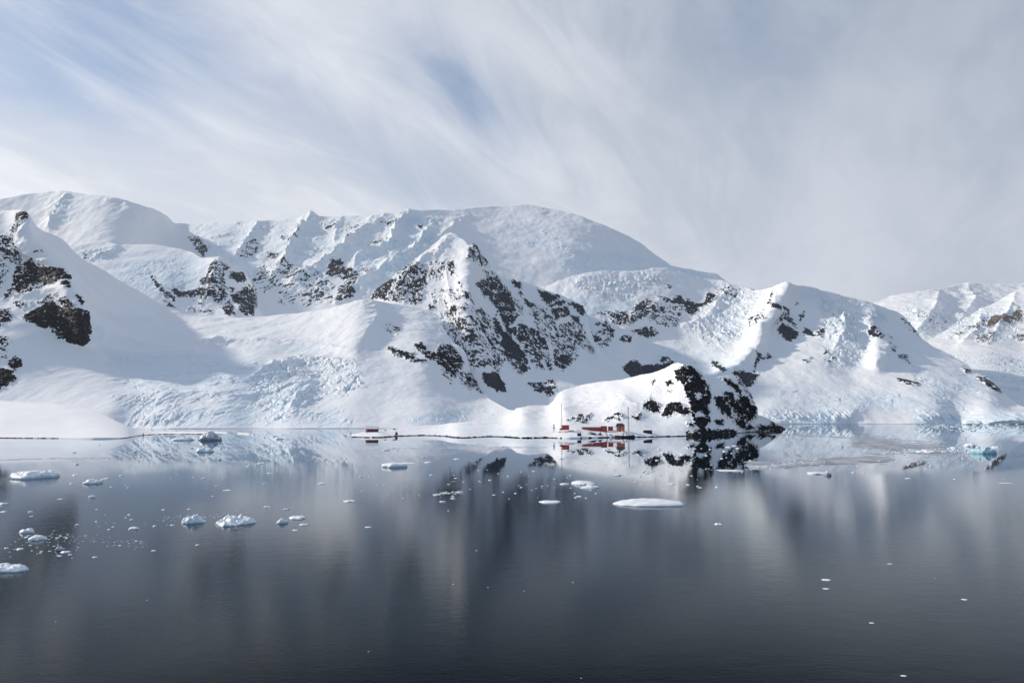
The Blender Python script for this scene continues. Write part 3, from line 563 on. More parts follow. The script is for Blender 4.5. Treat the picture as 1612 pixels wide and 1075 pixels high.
# --- left mountain, the crevassed glacier and the smooth snow dome, one slope down to the water
layer('mountain',
    top=[(-220, 345), (-60, 330), (0, 332), (30, 331), (38, 335), (43, 344), (55, 356), (72, 365), (90, 372), (102, 380), (112, 392), (128, 406), (150, 419), (175, 433), (200, 448), (225, 462), (250, 478), (275, 489), (300, 496), (345, 500),
         (400, 500), (440, 496), (480, 491), (520, 485), (545, 478), (560, 473.5), (575, 472.5), (590, 474), (620, 478), (650, 483), (672, 488), (684, 492), (692, 500), (700, 520), (715, 540), (728, 548), (736, 562), (742, 590), (758, 612), (772, 630), (800, 645), (860, 655)],
    bottom=[(-220, 674), (900, 674)],
    depth=[(-220, 345, 2300), (0, 332, 2350), (38, 335, 2400), (100, 380, 2500), (150, 419, 2650), (200, 448, 2800), (250, 478, 2900), (300, 496, 2900), (400, 500, 2900), (500, 488, 2850), (568, 473, 2800), (620, 478, 2950), (672, 488, 3000),
           (692, 500, 2900), (715, 540, 2500), (736, 562, 2350), (742, 590, 2200), (772, 630, 1900), (860, 655, 1500), (0, 400, 2100), (60, 430, 2080), (0, 460, 1950), (100, 450, 2050), (140, 480, 2080), (140, 530, 1950), (60, 540, 1750), (0, 540, 1680),
           (0, 600, 1560), (-220, 600, 1500), (-220, 460, 1900), (100, 600, 1600), (100, 640, 1450), (200, 500, 2350), (200, 545, 2050), (300, 530, 2400), (300, 555, 2080), (400, 540, 2300), (400, 570, 1950), (500, 540, 2300), (560, 500, 2500), (600, 540, 2250), (560, 570, 1950),
           (660, 540, 2250), (690, 560, 2150), (700, 600, 1950), (620, 600, 1800), (500, 610, 1750), (400, 610, 1720), (300, 600, 1750), (200, 600, 1700), (180, 640, 1450), (260, 640, 1460), (360, 645, 1470), (460, 645, 1480), (560, 645, 1500), (680, 645, 1560),
           (-220, 674, 1382), (0, 674, 1382), (200, 674, 1382), (400, 674, 1382), (600, 674, 1382), (860, 674, 1382)],
    x0=-220, x1=860, dx=1.05, dy=1.0, mat=M_left, Dm=2000, back=700, tops=1.0, ang=0.25, stretch=1.5, rocksize=4.6, seed=400, crag=1.3,
    rough=[(3.0, 60, 'n'), (1.3, 26, 'n'), (0.4, 10, 'n')],
    relief=[([(38, 335), (50, 380), (90, 420), (120, 470), (135, 520)], 130, 22), ([(570, 474), (585, 500), (560, 540)], 50, 22)],
    crests=[([(36, 333), (44, 350), (30, 390), (60, 410), (100, 430), (125, 470), (140, 520)], 8, 9), ([(-40, 395), (10, 412), (30, 425)], 5, 7), ([(20, 470), (70, 458), (90, 455)], 4, 6), ([(566, 473), (590, 480), (592, 500), (570, 530)], 5, 9),
            ([(295, 553), (330, 543), (400, 537), (470, 541), (560, 552)], 5, 5), ([(388, 600), (430, 578), (460, 575)], 10, 5), ([(300, 556), (330, 540), (360, 538)], 8, 5), ([(440, 575), (500, 568), (550, 572)], 8, 6), ([(420, 606), (450, 590), (480, 590)], 8, 5),
            ([(447, 618), (478, 608), (492, 604)], 8, 5), ([(455, 645), (470, 625), (500, 610)], 9, 6), ([(180, 530), (240, 545), (296, 552)], 5, 5), ([(230, 620), (300, 622), (380, 628), (420, 620)], 7, 7), ([(300, 600), (350, 592), (390, 604)], 6, 6), ([(100, 540), (150, 560), (200, 590), (250, 612)], 3, 8)],
    seracs=[([(165, 548), (290, 558), (420, 560), (440, 600), (400, 640), (240, 640), (170, 600)], 3.4, 16, 7, 'n'), ([(380, 590), (460, 560), (560, 560), (575, 610), (500, 640), (440, 665), (400, 640)], 5.5, 16, 9, 'r'),
            ([(175, 622), (230, 618), (285, 634), (295, 674), (195, 674)], 4.6, 6, 18, 'r'), ([(285, 636), (430, 640), (540, 640), (560, 674), (290, 674)], 3.2, 10, 12, 'n'), ([(640, 655), (740, 645), (740, 670), (640, 670)], 2.0, 5, 8, 'n')],
    rocks=[(za([(180, 120), (280, 115), (290, 180), (240, 230), (150, 300), (120, 290), (170, 200)]), .85), (za([(0, 350), (90, 355), (120, 340), (170, 380), (150, 420), (220, 500), (240, 610), (200, 680), (120, 660), (0, 580), (-400, 560), (-300, 380)]), .7),
           (za([(-300, 600), (0, 620), (100, 700), (60, 800), (0, 880), (-300, 900)]), .55), (za([(180, 680), (370, 590), (420, 670), (520, 700), (640, 740), (720, 820), (640, 820), (560, 850), (420, 860), (330, 870), (200, 960), (140, 850), (140, 780)]), .93),
           (za([(20, 1010), (130, 890), (180, 900), (60, 1010)]), .85), (za([(150, 1000), (260, 920), (460, 870), (440, 900), (240, 970)]), .92), (za([(640, 840), (720, 860), (730, 900), (670, 900)]), .92), (za([(380, 530), (430, 490), (440, 530)]), .8),
           (zb([(250, 250), (380, 180), (430, 170), (470, 120), (560, 100), (600, 140), (680, 180), (760, 170), (800, 170), (880, 210), (930, 290), (945, 400), (940, 510), (890, 560), (760, 550), (620, 500), (530, 400), (460, 400), (390, 350), (300, 310), (240, 270)]), .97),
           (zb([(400, 100), (470, 70), (540, 20), (620, 20), (600, 60), (500, 100), (450, 140)]), .62), (zb([(600, 80), (700, 50), (760, 100), (800, 150), (820, 190), (700, 170), (650, 110)]), .92), (zb([(790, 50), (830, 80), (850, 150), (820, 140)]), .95),
           (zb([(150, 110), (340, 110), (340, 150), (250, 200), (180, 160)]), .65), (zb([(-300, 190), (0, 180), (100, 170), (130, 250), (90, 310), (0, 370), (-300, 380)]), .65), (zb([(-200, 500), (0, 480), (60, 480), (120, 540), (100, 600), (60, 700), (0, 700)]), .52),
           (zb([(90, 740), (150, 680), (230, 710), (235, 780), (160, 830), (100, 780)]), .82), (zb([(-400, 820), (0, 810), (90, 820), (170, 900), (150, 940), (60, 1000), (0, 1040), (-400, 1040)]), 1.0),
           (zf([(210, 310), (260, 330), (400, 370), (480, 380), (490, 440), (610, 450), (610, 480), (500, 470), (370, 420), (270, 390), (200, 340)]), .9),
           (zf([(480, 290), (560, 260), (620, 350), (720, 370), (760, 280), (860, 290), (960, 400), (1000, 480), (980, 570), (920, 580), (920, 630), (860, 640), (800, 580), (750, 500), (700, 460), (620, 420), (520, 330)]), .86),
           (zf([(900, 570), (1090, 600), (1140, 680), (1210, 810), (1100, 740), (1040, 740), (970, 670), (940, 600)]), .78), (zf([(780, 600), (900, 700), (870, 690)]), .8), (zf([(170, 90), (240, 60), (360, 120), (300, 170), (180, 130)]), .35)],
    ices=[([(140, 505), (165, 515), (162, 535), (142, 540)], .5), ([(150, 490), (240, 500), (240, 512), (170, 505)], .3), ([(290, 640), (400, 640), (400, 668), (290, 668)], .5), ([(350, 645), (385, 655), (380, 670), (350, 660)], .8), ([(420, 625), (480, 600), (490, 615), (450, 650), (425, 665)], .65),
          ([(160, 550), (300, 556), (400, 560), (440, 590), (400, 640), (200, 610)], .42), ([(185, 625), (285, 636), (292, 674), (200, 674)], .35), ([(405, 600), (440, 580), (450, 585), (415, 612)], .8), ([(440, 542), (540, 548), (500, 555), (440, 552)], .4), ([(640, 655), (740, 645), (740, 670), (640, 670)], .5), ([(510, 655), (530, 655), (528, 672), (512, 672)], .7)])

# --- low snow point on the left
layer('snow_shore',
    top=[(-260, 622), (-100, 627), (0, 631), (40, 633), (100, 636), (128, 640), (145, 645), (165, 653), (182, 662), (198, 670), (215, 676), (250, 680.5), (300, 682), (345, 683), (380, 684.6), (398, 687)],
    bottom=[(-260, 689.5), (200, 689), (398, 687.3)],
    depth=[(-260, 622, 1000), (0, 631, 980), (100, 636, 950), (165, 653, 880), (215, 676, 830), (300, 682, 840), (380, 684, 800), (398, 687, 730), (-260, 660, 800), (0, 660, 790), (100, 665, 780), (-260, 689, 668), (0, 689, 668), (200, 688.5, 675), (398, 687, 716), (0, 682, 690), (200, 682, 720)],
    x0=-260, x1=398, dx=1.0, dy=0.7, mat=M_near, Dm=750, back=250, rough=[(0.8, 40, 'n'), (0.15, 8, 'n')], shore=0.9, seed=500, tops=3)

# --- the station's point with its rocky knoll
_, R_PT = layer('snow_shore',
    top=[(553, 686.5), (560, 684.5), (568, 681), (576, 679), (590, 677.5), (604, 676.8), (625, 674.5), (660, 671), (700, 667), (740, 663), (790, 655.5), (806, 650.5), (812, 643), (832, 638.5), (850, 638.5), (863, 638), (870, 632), (881, 617), (897, 611), (919, 605),
         (950, 600), (980, 597), (1005, 591), (1030, 586), (1050, 580), (1060, 575), (1068, 571.5), (1075, 574), (1082, 577), (1093, 581), (1100, 588), (1106, 594), (1112, 595), (1125, 594), (1145, 591), (1156, 592), (1163, 600), (1170, 608), (1180, 625), (1188, 645), (1190, 653),
         (1200, 655), (1210, 659), (1218, 665), (1226, 670), (1234, 674)],
    bottom=[(553, 687.5), (600, 688.5), (860, 688.5), (1000, 687.5), (1060, 686.5), (1110, 685), (1150, 682.5), (1185, 679.5), (1234, 674.6)],
    depth=[(553, 687, 705), (604, 677, 800), (700, 667, 950), (790, 655, 1080), (812, 643, 1150), (863, 638, 1250), (881, 617, 1300), (980, 597, 1250), (1050, 580, 1050), (1068, 572, 980), (1100, 588, 960), (1125, 594, 1010), (1150, 592, 1040), (1180, 625, 1030), (1190, 653, 1020), (1210, 659, 1100), (1226, 670, 1220), (1234, 674, 1290),
           (823, 650, 960), (886, 643, 920), (980, 623, 980), (980, 610, 1120), (900, 630, 1120), (1060, 640, 850), (1066, 610, 910), (1100, 640, 840), (1150, 640, 940), (1150, 670, 890), (1200, 672, 1020), (900, 665, 760), (965, 665, 770), (1030, 665, 790), (720, 680, 740), (600, 683, 725),
           (600, 688.5, 678), (720, 688.5, 678), (860, 688.5, 678), (1000, 687.5, 702), (1110, 685, 773), (1185, 679.5, 990), (1060, 686.5, 730), (1150, 682.5, 860), (860, 683, 700), (960, 680, 715), (1020, 680, 730)],
    x0=553, x1=1234, dx=0.8, dy=0.8, mat=M_near, Dm=820, back=160, tops=0.6, ang=0.35, stretch=1.5, rocksize=5.5, shore=1.15, seed=600, crag=1.7,
    rough=[(1.6, 45, 'n'), (0.3, 9, 'n'), (0.9, 22, 'n')],
    crests=[([(1066, 572), (1056, 585), (1040, 605), (1010, 640)], 6, 8), ([(1095, 582), (1112, 615), (1115, 650), (1108, 680)], 6, 7), ([(1156, 592), (1175, 625), (1186, 650)], 5, 7), ([(823, 650), (886, 643), (980, 623)], 2, 8), ([(960, 643), (985, 632), (1010, 640)], 3, 7)],
    rocks=[(zm([(430, 170), (520, 110), (600, 150), (650, 180), (690, 260), (740, 350), (780, 450), (750, 540), (760, 720), (700, 800), (640, 780), (600, 640), (570, 480), (530, 400), (500, 290), (440, 250)]), .97),
           (zm([(330, 290), (390, 270), (400, 310), (340, 320)]), .97), (zm([(170, 290), (230, 260), (190, 330)]), .7), (zm([(340, 400), (380, 360), (370, 400)]), .8), (zm([(70, 550), (170, 480), (260, 520), (260, 600), (180, 590)]), .97),
           (zm([(280, 640), (340, 520), (470, 490), (560, 560), (580, 620), (490, 630), (420, 600), (330, 650)]), .97), (zm([(900, 230), (960, 250), (1080, 340), (1110, 430), (1040, 370)]), .95),
           (zm([(830, 440), (900, 440), (960, 520), (1000, 560), (1010, 660), (900, 600), (850, 550)]), .97), (zm([(910, 380), (1000, 400), (1040, 480), (1110, 430), (1180, 430), (1270, 570), (1260, 650), (1200, 680), (1100, 620), (1030, 560), (980, 470)]), .97),
           (zm([(1050, 210), (1120, 330), (1200, 420), (1270, 560), (1220, 500), (1100, 360)]), .75), (zm([(850, 440), (930, 430), (1000, 400), (1100, 430), (1190, 430), (1275, 580), (1250, 660), (1200, 700), (1120, 680), (1010, 610), (900, 590), (840, 520)]), .80), (zm([(1000, 640), (1100, 680), (1180, 700), (1240, 760), (1200, 800), (1140, 790), (1060, 720)]), .97), (zm([(830, 690), (930, 680), (920, 740), (860, 740)]), .95),
           (zm([(540, 710), (640, 740), (640, 760), (560, 750)]), .65), (zm([(540, 800), (700, 780), (860, 790), (1020, 780), (1060, 800), (1060, 860), (900, 870), (700, 880), (540, 860)]), .97), (zm([(1280, 740), (1420, 740), (1440, 700), (1480, 730), (1580, 765), (1480, 785), (1280, 790)]), .95),
           (zn([(430, 790), (440, 730), (540, 740), (620, 710), (580, 790), (480, 800)]), .72), (zn([(330, 780), (410, 750), (400, 770)]), .55), (zn([(780, 790), (830, 740), (900, 760), (820, 780)]), .97), (zn([(900, 710), (960, 710), (1050, 740), (1010, 755)]), .97),
           (zn([(920, 770), (940, 750), (960, 780)]), .8), (zn([(1110, 740), (1160, 745), (1220, 700), (1200, 780), (1160, 780)]), .97)],
    clear=[zm([(620, 400), (660, 385), (692, 405), (690, 470), (640, 485)]), zm([(540, 240), (580, 235), (585, 290), (555, 295)]), zm([(600, 605), (680, 600), (725, 640), (715, 665), (640, 660)]), zm([(560, 600), (590, 640), (620, 720), (590, 700)]),
           zm([(1000, 590), (1090, 640), (1120, 680), (1040, 660)]), zm([(1090, 520), (1150, 560), (1180, 590), (1120, 560)]), zm([(1030, 400), (1080, 410), (1100, 470), (1050, 480)]), zm([(1120, 350), (1180, 440), (1240, 560), (1190, 520), (1130, 420)]),
           zm([(760, 690), (830, 740), (930, 770), (1060, 790), (900, 760), (800, 745)]), zm([(1150, 700), (1200, 690), (1220, 740), (1160, 750)])],
    ices=[([(730, 675), (840, 672), (850, 684), (740, 686)], .25)])
# ------------------------------------------------------------------ water
def plain(name, verts, faces, mat):
    me = bpy.data.meshes.new(name); me.from_pydata(verts, [], faces); me.update(); me.materials.append(mat)
    o = bpy.data.objects.new(name, me); COL.objects.link(o); return o
mw, wn, wb = new_mat('calm_sea_water')
geo = node(wn, 'ShaderNodeNewGeometry')
sp = node(wn, 'ShaderNodeSeparateXYZ'); wn.links.new(geo.outputs['Position'], sp.inputs[0])
wn.nodes.remove(wb)
deep = node(wn, 'ShaderNodeBsdfDiffuse'); deep.inputs[0].default_value = (0.002, 0.006, 0.011, 1)
wb = node(wn, 'ShaderNodeBsdfGlossy'); wb.inputs['Color'].default_value = (0.93, 0.965, 1.0, 1)
fre = node(wn, 'ShaderNodeFresnel'); fre.inputs['IOR'].default_value = 1.333
wmx = node(wn, 'ShaderNodeMixShader'); wn.links.new(maprange(wn, fre.outputs[0], 0.12, 0.82, 0.008, 0.88, False), wmx.inputs[0])
wn.links.new(deep.outputs[0], wmx.inputs[1]); wn.links.new(wb.outputs[0], wmx.inputs[2])
wn.links.new(wmx.outputs[0], [n for n in wn.nodes if n.type == 'OUTPUT_MATERIAL'][0].inputs['Surface'])
def wnoise(sx, sy, sc, det=3):
    mp = node(wn, 'ShaderNodeMapping'); mp.inputs['Scale'].default_value = (sx, sy, 1)
    wn.links.new(geo.outputs['Position'], mp.inputs[0])
    n = node(wn, 'ShaderNodeTexNoise', inp={'Scale': sc, 'Detail': det, 'Roughness': 0.5}); wn.links.new(mp.outputs[0], n.inputs['Vector'])
    return n.outputs[0]
band = wnoise(0.25, 1.0, 0.011, 4)
dist = math_n(wn, 'ADD', sp.outputs[1], math_n(wn, 'MULTIPLY', math_n(wn, 'SUBTRACT', band, 0.5), 260))
calm = maprange(wn, dist, 95, 300, 0.0, 1.0)
wn.links.new(maprange(wn, calm, 0, 1, 0.09, 0.014, False), wb.inputs['Roughness'])
rip = wnoise(0.8, 1.3, 2.2, 4); rip2 = wnoise(0.6, 1.0, 0.5, 3)
h = math_n(wn, 'ADD', math_n(wn, 'MULTIPLY', rip, 0.035), math_n(wn, 'MULTIPLY', rip2, 0.05))
bp = node(wn, 'ShaderNodeBump', inp={'Distance': 1.0})
wn.links.new(maprange(wn, calm, 0, 1, 0.30, 0.006, False), bp.inputs['Strength'])
wn.links.new(h, bp.inputs['Height']); wn.links.new(bp.outputs[0], wb.inputs['Normal']); wn.links.new(bp.outputs[0], fre.inputs['Normal'])
w = plain('sea_water', [(-20000, -500, 0), (20000, -500, 0), (20000, 22000, 0), (-20000, 22000, 0)], [(0, 1, 2, 3)], mw)
w['kind'] = 'structure'
# ------------------------------------------------------------------ object helpers
def tag(o, label=None, cat=None, group=None, kind=None):
    if label: o['label'] = label
    if cat: o['category'] = cat
    if group: o['group'] = group
    if kind: o['kind'] = kind
    return o
class MB:
    """collects shapes, then links them as one mesh object"""
    def __init__(s): s.bm = bmesh.new()
    def box(s, c, d, rz=0.0, taper=1.0, bevel=0.0):
        m = Matrix.Translation(c) @ Matrix.Rotation(rz, 4, 'Z') @ Matrix.Diagonal((*d, 1))
        r = bmesh.ops.create_cube(s.bm, size=1, matrix=m)
        if taper != 1.0:
            for v in r['verts']:
                if v.co.z > c[2]: v.co.x = c[0] + (v.co.x - c[0]) * taper; v.co.y = c[1] + (v.co.y - c[1]) * taper
        if bevel: bmesh.ops.bevel(s.bm, geom=list({e for v in r['verts'] for e in v.link_edges}), offset=bevel, segments=1, affect='EDGES')
        return s
    def tube(s, a, b, r0, r1=None, n=6):
        a, b = Vector(a), Vector(b); d = b - a
        m = Matrix.Translation((a + b) / 2) @ d.to_track_quat('Z', 'Y').to_matrix().to_4x4()
        bmesh.ops.create_cone(s.bm, cap_ends=True, segments=n, radius1=r0, radius2=r0 if r1 is None else r1, depth=d.length, matrix=m)
        return s
    def prism(s, prof, y0, y1):
        """outline in X-Z pushed along Y"""
        f = [s.bm.verts.new((x, y0, z)) for x, z in prof]; b = [s.bm.verts.new((x, y1, z)) for x, z in prof]; n = len(prof)
        s.bm.faces.new(f); s.bm.faces.new(b[::-1])
        for i in range(n): s.bm.faces.new((f[(i + 1) % n], f[i], b[i], b[(i + 1) % n]))
        return s
    def prismx(s, prof, x0, x1):
        f = [s.bm.verts.new((x0, y, z)) for y, z in prof]; b = [s.bm.verts.new((x1, y, z)) for y, z in prof]; n = len(prof)
        s.bm.faces.new(f[::-1]); s.bm.faces.new(b)
        for i in range(n): s.bm.faces.new((f[i], f[(i + 1) % n], b[(i + 1) % n], b[i]))
        return s
    def build(s, name, mat, parent=None):
        bmesh.ops.recalc_face_normals(s.bm, faces=s.bm.faces)
        me = bpy.data.meshes.new(name); s.bm.to_mesh(me); s.bm.free(); me.materials.append(mat)
        o = bpy.data.objects.new(name, me); COL.objects.link(o)
        if parent: o.parent = parent
        return o
def empty(name, loc, rz=0.0):
    o = bpy.data.objects.new(name, None); COL.objects.link(o); o.location = loc; o.rotation_euler = (0, 0, rz); o.empty_display_size = 0.5
    return o
def paint(name, col, rough=0.6, var=0.12, scale=1.5, metal=0.0):
    m, nt, b = new_mat(name)
    tc = node(nt, 'ShaderNodeTexCoord'); n = node(nt, 'ShaderNodeTexNoise', inp={'Scale': scale, 'Detail': 5, 'Roughness': 0.65})
    nt.links.new(tc.outputs['Object'], n.inputs['Vector'])
    a = tuple(c * (1 - 2 * var) for c in col); c2 = tuple(min(1, c * (1 + 1.5 * var)) for c in col)
    nt.links.new(mixc(nt, maprange(nt, n.outputs[0], 0.35, 0.65, 0, 1), a, c2), b.inputs['Base Color'])
    b.inputs['Roughness'].default_value = rough; b.inputs['Metallic'].default_value = metal
    return m
RED = paint('red_painted_wall', (0.42, 0.025, 0.016)); DRED = paint('dark_red_wall', (0.12, 0.012, 0.012)); ORANGE = paint('orange_red_wall', (0.55, 0.085, 0.018))
SNOWR = paint('settled_snow', (0.86, 0.87, 0.89), 0.8, 0.02); SLATE = paint('grey_roof_sheet', (0.07, 0.075, 0.08)); WOOD = paint('weathered_wood', (0.10, 0.065, 0.04), 0.8, 0.25)
STEEL = paint('mast_steel', (0.16, 0.17, 0.19), 0.5, 0.1); BLACK = paint('black_paint', (0.012, 0.012, 0.014)); WHITE = paint('white_paint', (0.75, 0.75, 0.74)); GLASSM = paint('window_glass', (0.03, 0.035, 0.045), 0.15, 0.1)
def rock_mat():
    m, nt, b = new_mat('snow_capped_shore_rock')
    geo = node(nt, 'ShaderNodeNewGeometry'); sp = node(nt, 'ShaderNodeSeparateXYZ'); nt.links.new(geo.outputs['Normal'], sp.inputs[0])
    n = node(nt, 'ShaderNodeTexNoise', inp={'Scale': 0.9, 'Detail': 5, 'Roughness': 0.6}); nt.links.new(geo.outputs['Position'], n.inputs['Vector'])
    f = maprange(nt, math_n(nt, 'ADD', sp.outputs[2], math_n(nt, 'MULTIPLY', math_n(nt, 'SUBTRACT', n.outputs[0], 0.5), 0.9)), 0.66, 0.76, 0, 1)
    rc = mixc(nt, maprange(nt, n.outputs[0], 0.4, 0.6, 0, 1), DARK[0], DARK[1])
    nt.links.new(mixc(nt, f, rc, (0.86, 0.87, 0.89)), b.inputs['Base Color']); b.inputs['Roughness'].default_value = 0.8
    return m
ROCKM = rock_mat()
bpy.context.view_layer.update()
PEN = [o for o in bpy.data.objects if o.name.startswith('snow_shore')]
def hit(px, py):
    a, y, z = ray(px, py); d = Vector((float(a), float(y), float(z))).normalized()
    best = None
    for o in PEN:
        ok, loc, nrm, i = o.ray_cast(Vector((0, 0, H_CAM)), d)
        if ok and (best is None or loc.length < best.length): best = loc.copy()
    if best is None: raise RuntimeError('no ground at %s %s' % (px, py))
    return best
def mpp_at(v): return v.y / FPX

# ------------------------------------------------------------------ the station
def ground_under(x, y, z0):
    for o in PEN:
        ok, loc, nrm, i = o.ray_cast(Vector((x, y, 500)), Vector((0, 0, -1)))
        if ok and loc.z > -1: return loc.z
    return z0
def hut(name, label, px0, px1, py, hpx, depth, wall, roof, rz=0.0, pitch=0.35, nwin=3, stilts=0.0, eave=0.3, roof_th=0.35, door=True, cat='hut', found=2.5):
    """a gabled hut whose long side faces the water"""
    g = hit((px0 + px1) / 2, py); k = mpp_at(g); L = (px1 - px0) * k; Hh = hpx * k
    zs = max(hit(q, py).z for q in (px0, (px0 + px1) / 2, px1))
    e = empty(name, (g.x, g.y, max(g.z, min(zs, g.z + 1.8))), rz); tag(e, label, cat)
    z0 = stilts
    rise = depth / 2 * pitch; wall_h = max(Hh - rise * 0.8, 1.2)
    MB().prismx([(0, z0 - (0 if stilts else found)), (depth, z0 - (0 if stilts else found)), (depth, z0 + wall_h), (depth / 2, z0 + wall_h + rise), (0, z0 + wall_h)], -L / 2, L / 2).build('wall', wall, e)
    s = math.hypot(1, pitch)
    def roofpart(th, ov, lift):
        p = [(-ov, wall_h - ov * pitch + lift), (depth / 2, wall_h + rise + lift), (depth + ov, wall_h - ov * pitch + lift),
             (depth + ov, wall_h - ov * pitch + th + lift), (depth / 2, wall_h + rise + th + lift), (-ov, wall_h - ov * pitch + th + lift)]
        return [(a, b + z0) for a, b in p]
    rf = MB().prismx(roofpart(0.14, eave, 0.01), -L / 2 - eave, L / 2 + eave).build('roof', SLATE if roof is SNOWR else roof, e)
    if roof is SNOWR: MB().prismx(roofpart(roof_th, eave * 0.9, 0.153), -L / 2 - eave * .9, L / 2 + eave * .9).build('snow_cover', SNOWR, rf)
    for i in range(nwin):
        x = -L / 2 + L * (i + 0.5) / nwin if not door else -L / 2 + L * (i + 0.8) / (nwin + 0.8)
        w = MB().box((x, -0.03, z0 + wall_h * 0.58), (0.9, 0.06, 0.8)).build('window', WHITE, e)
        MB().box((x, -0.072, z0 + wall_h * 0.58), (0.72, 0.02, 0.62)).build('pane', GLASSM, w)
    if door:
        d = MB().box((-L / 2 + L * 0.09, -0.03, z0 + 1.0), (0.95, 0.06, 2.0)).build('door', WHITE if wall is DRED else DRED, e)
        MB().box((-L / 2 + L * 0.09 + 0.33, -0.09, z0 + 1.0), (0.08, 0.06, 0.12)).build('handle', STEEL, d)
    if stilts:
        n = max(2, int(L / 2.2))
        for i in range(n):
            for yy in (0.25, depth - 0.25):
                MB().box((-L / 2 + 0.2 + (L - 0.4) * i / (n - 1), yy, (stilts - found) / 2), (0.22, 0.22, stilts + found)).build('stilt', WOOD, e)
    return e, k, L
e, k, L = hut('station_building', 'long low red station building with snow on its roof, in the middle of the station', 917, 946, 677.6, 6.0, 6.0, RED, SNOWR, rz=0.04, nwin=6, cat='building')
MB().prismx([(-0.8, -2.5), (6.4, -2.5), (6.4, 3.2), (2.8, 4.3), (-0.8, 3.2)], L / 2 + 0.02, L / 2 + 6.2).build('wing', RED, e)
MB().prismx([(-1.1, 3.14), (2.8, 4.34), (6.7, 3.14), (6.7, 3.3), (2.8, 4.55), (-1.1, 3.3)], L / 2 - 0.2, L / 2 + 6.4).build('wing_roof', DRED, e)
wn_ = MB().box((L / 2 + 3.1, -0.83, 1.5), (1.1, 0.06, 0.9)).build('window', WHITE, e); MB().box((L / 2 + 3.1, -0.872, 1.5), (0.9, 0.02, 0.7)).build('pane', GLASSM, wn_)
hut('red_hut', 'small plain red box hut between the long building and the orange building', 957.5, 965, 677.8, 6.2, 4.5, RED, DRED, rz=-0.1, pitch=0.15, nwin=1, door=False)
# orange-red two storey building with a heavy grey roof
g = hit(976.5, 679.5); k = mpp_at(g); e = empty('orange_building', g, -0.28); tag(e, 'tallest orange red building with a heavy grey roof beside the mast', 'building')
MB().box((0, 3, 1.6), (7.6, 6.4, 8.2)).build('wall', ORANGE, e)
MB().prismx([(-1.0, 5.3), (7.0, 5.3), (6.2, 7.6), (0.0, 7.9)], -4.3, 3.9).build('roof', SLATE, e)
MB().box((-0.5, 2.6, 8.35), (6.2, 4.6, 0.9), taper=0.9).build('roof_deck', SLATE, e)
for x, z in ((-2.2, 3.9), (1.6, 1.2), (-2.0, 1.2), (1.7, 3.9)):
    f = MB().box((x, -0.24, z), (1.5, 0.08, 1.2)).build('window', WHITE, e); MB().box((x, -0.293, z), (1.1, 0.02, 0.8)).build('pane', GLASSM if z > 2 or x < 0 else WHITE, f)
d = MB().box((-0.2, -0.24, 1.0), (1.0, 0.08, 2.1)).build('door', WOOD, e); MB().box((0.1, -0.3, 1.0), (0.1, 0.05, 0.1)).build('handle', STEEL, d)
MB().box((-5.1, 0.6, 4.9), (1.6, 1.0, 0.5)).build('balcony', SLATE, e)
MB().tube((2.5, 3, 8.7), (2.5, 3, 11.0), 0.07).build('chimney', STEEL, e)
# boathouse on stilts at the shore
e, k, L = hut('boathouse', 'red boathouse on wooden stilts above the shore rocks at the left end of the station', 885.5, 896, 680.0, 7.0, 6.0, RED, RED, rz=0.12, pitch=0.12, nwin=2, stilts=2.2, found=2.2, door=True)
MB().box((L / 2 + 2.6, 2.0, 1.2), (5.0, 4.4, 0.25)).build('deck', WOOD, e)
MB().box((-L / 2 - 1.3, 2.0, 2.9), (2.2, 3.0, 1.4)).build('side_shed', BLACK, e)
for x in (L / 2 + 0.6, L / 2 + 2.6, L / 2 + 4.8):
    MB().box((x, 0.1, -0.4), (0.25, 0.25, 3.1)).build('stilt', WOOD, e)
for x in (L / 2 + 1.4, L / 2 + 3.7): MB().tube((x - 1, -0.1, -1.6), (x + 1, -0.1, 1.1), 0.1).build('brace', WOOD, e)
MB().box((L / 2 + 2.6, 0.05, 2.2), (5.0, 0.1, 0.12)).build('rail', WOOD, e)
hut('upper_hut', 'small dark red hut on the rocks above the station', 911.3, 918, 655.2, 3.6, 3.6, DRED, RED, rz=0.1, pitch=0.2, nwin=1, door=False, found=1.0)
g = hit(919, 665.6); e = empty('wooden_platform', g, 0.05); tag(e, 'low brown wooden platform on the snow just below the upper hut rocks', 'platform')
MB().box((0, 0, 0.95), (7.5, 2.4, 0.3)).build('deck', WOOD, e)
MB().prismx([(-0.9, 1.12), (0.9, 1.12), (0.0, 1.9)], -2.8, 3.2).build('load', WOOD, e)
for x in (-3.2, 0, 3.2): MB().box((x, -0.8, 0), (0.25, 0.25, 1.6)).build('leg', WOOD, e)
hut('dark_shed', 'low black shed with snow on its roof on the shore right of the station', 1013.5, 1026.5, 682.2, 5.0, 4.5, BLACK, SNOWR, rz=-0.05, pitch=0.18, nwin=0, door=False, roof_th=0.5, cat='shed')
# lone hut on the spit
e, k, L = hut('refuge_hut', 'lone dark red hut with a white roof at the tip of the snowy spit', 576.5, 594.5, 679.8, 7.4, 6.5, DRED, SNOWR, rz=0.10, pitch=0.75, nwin=2, roof_th=0.25, eave=0.15)
MB().box((-L / 2 + 1.2, -1.2, -0.3), (3.0, 2.4, 3.2)).build('porch', RED, e)
MB().box((0, 3.3, 5.75), (L + 0.6, 0.5, 0.6)).build('ridge_board', DRED, e)
MB().box((L / 2 + 0.18, 3.2, 1.4), (0.24, 6.4, 4.0)).build('gable_board', DRED, e)

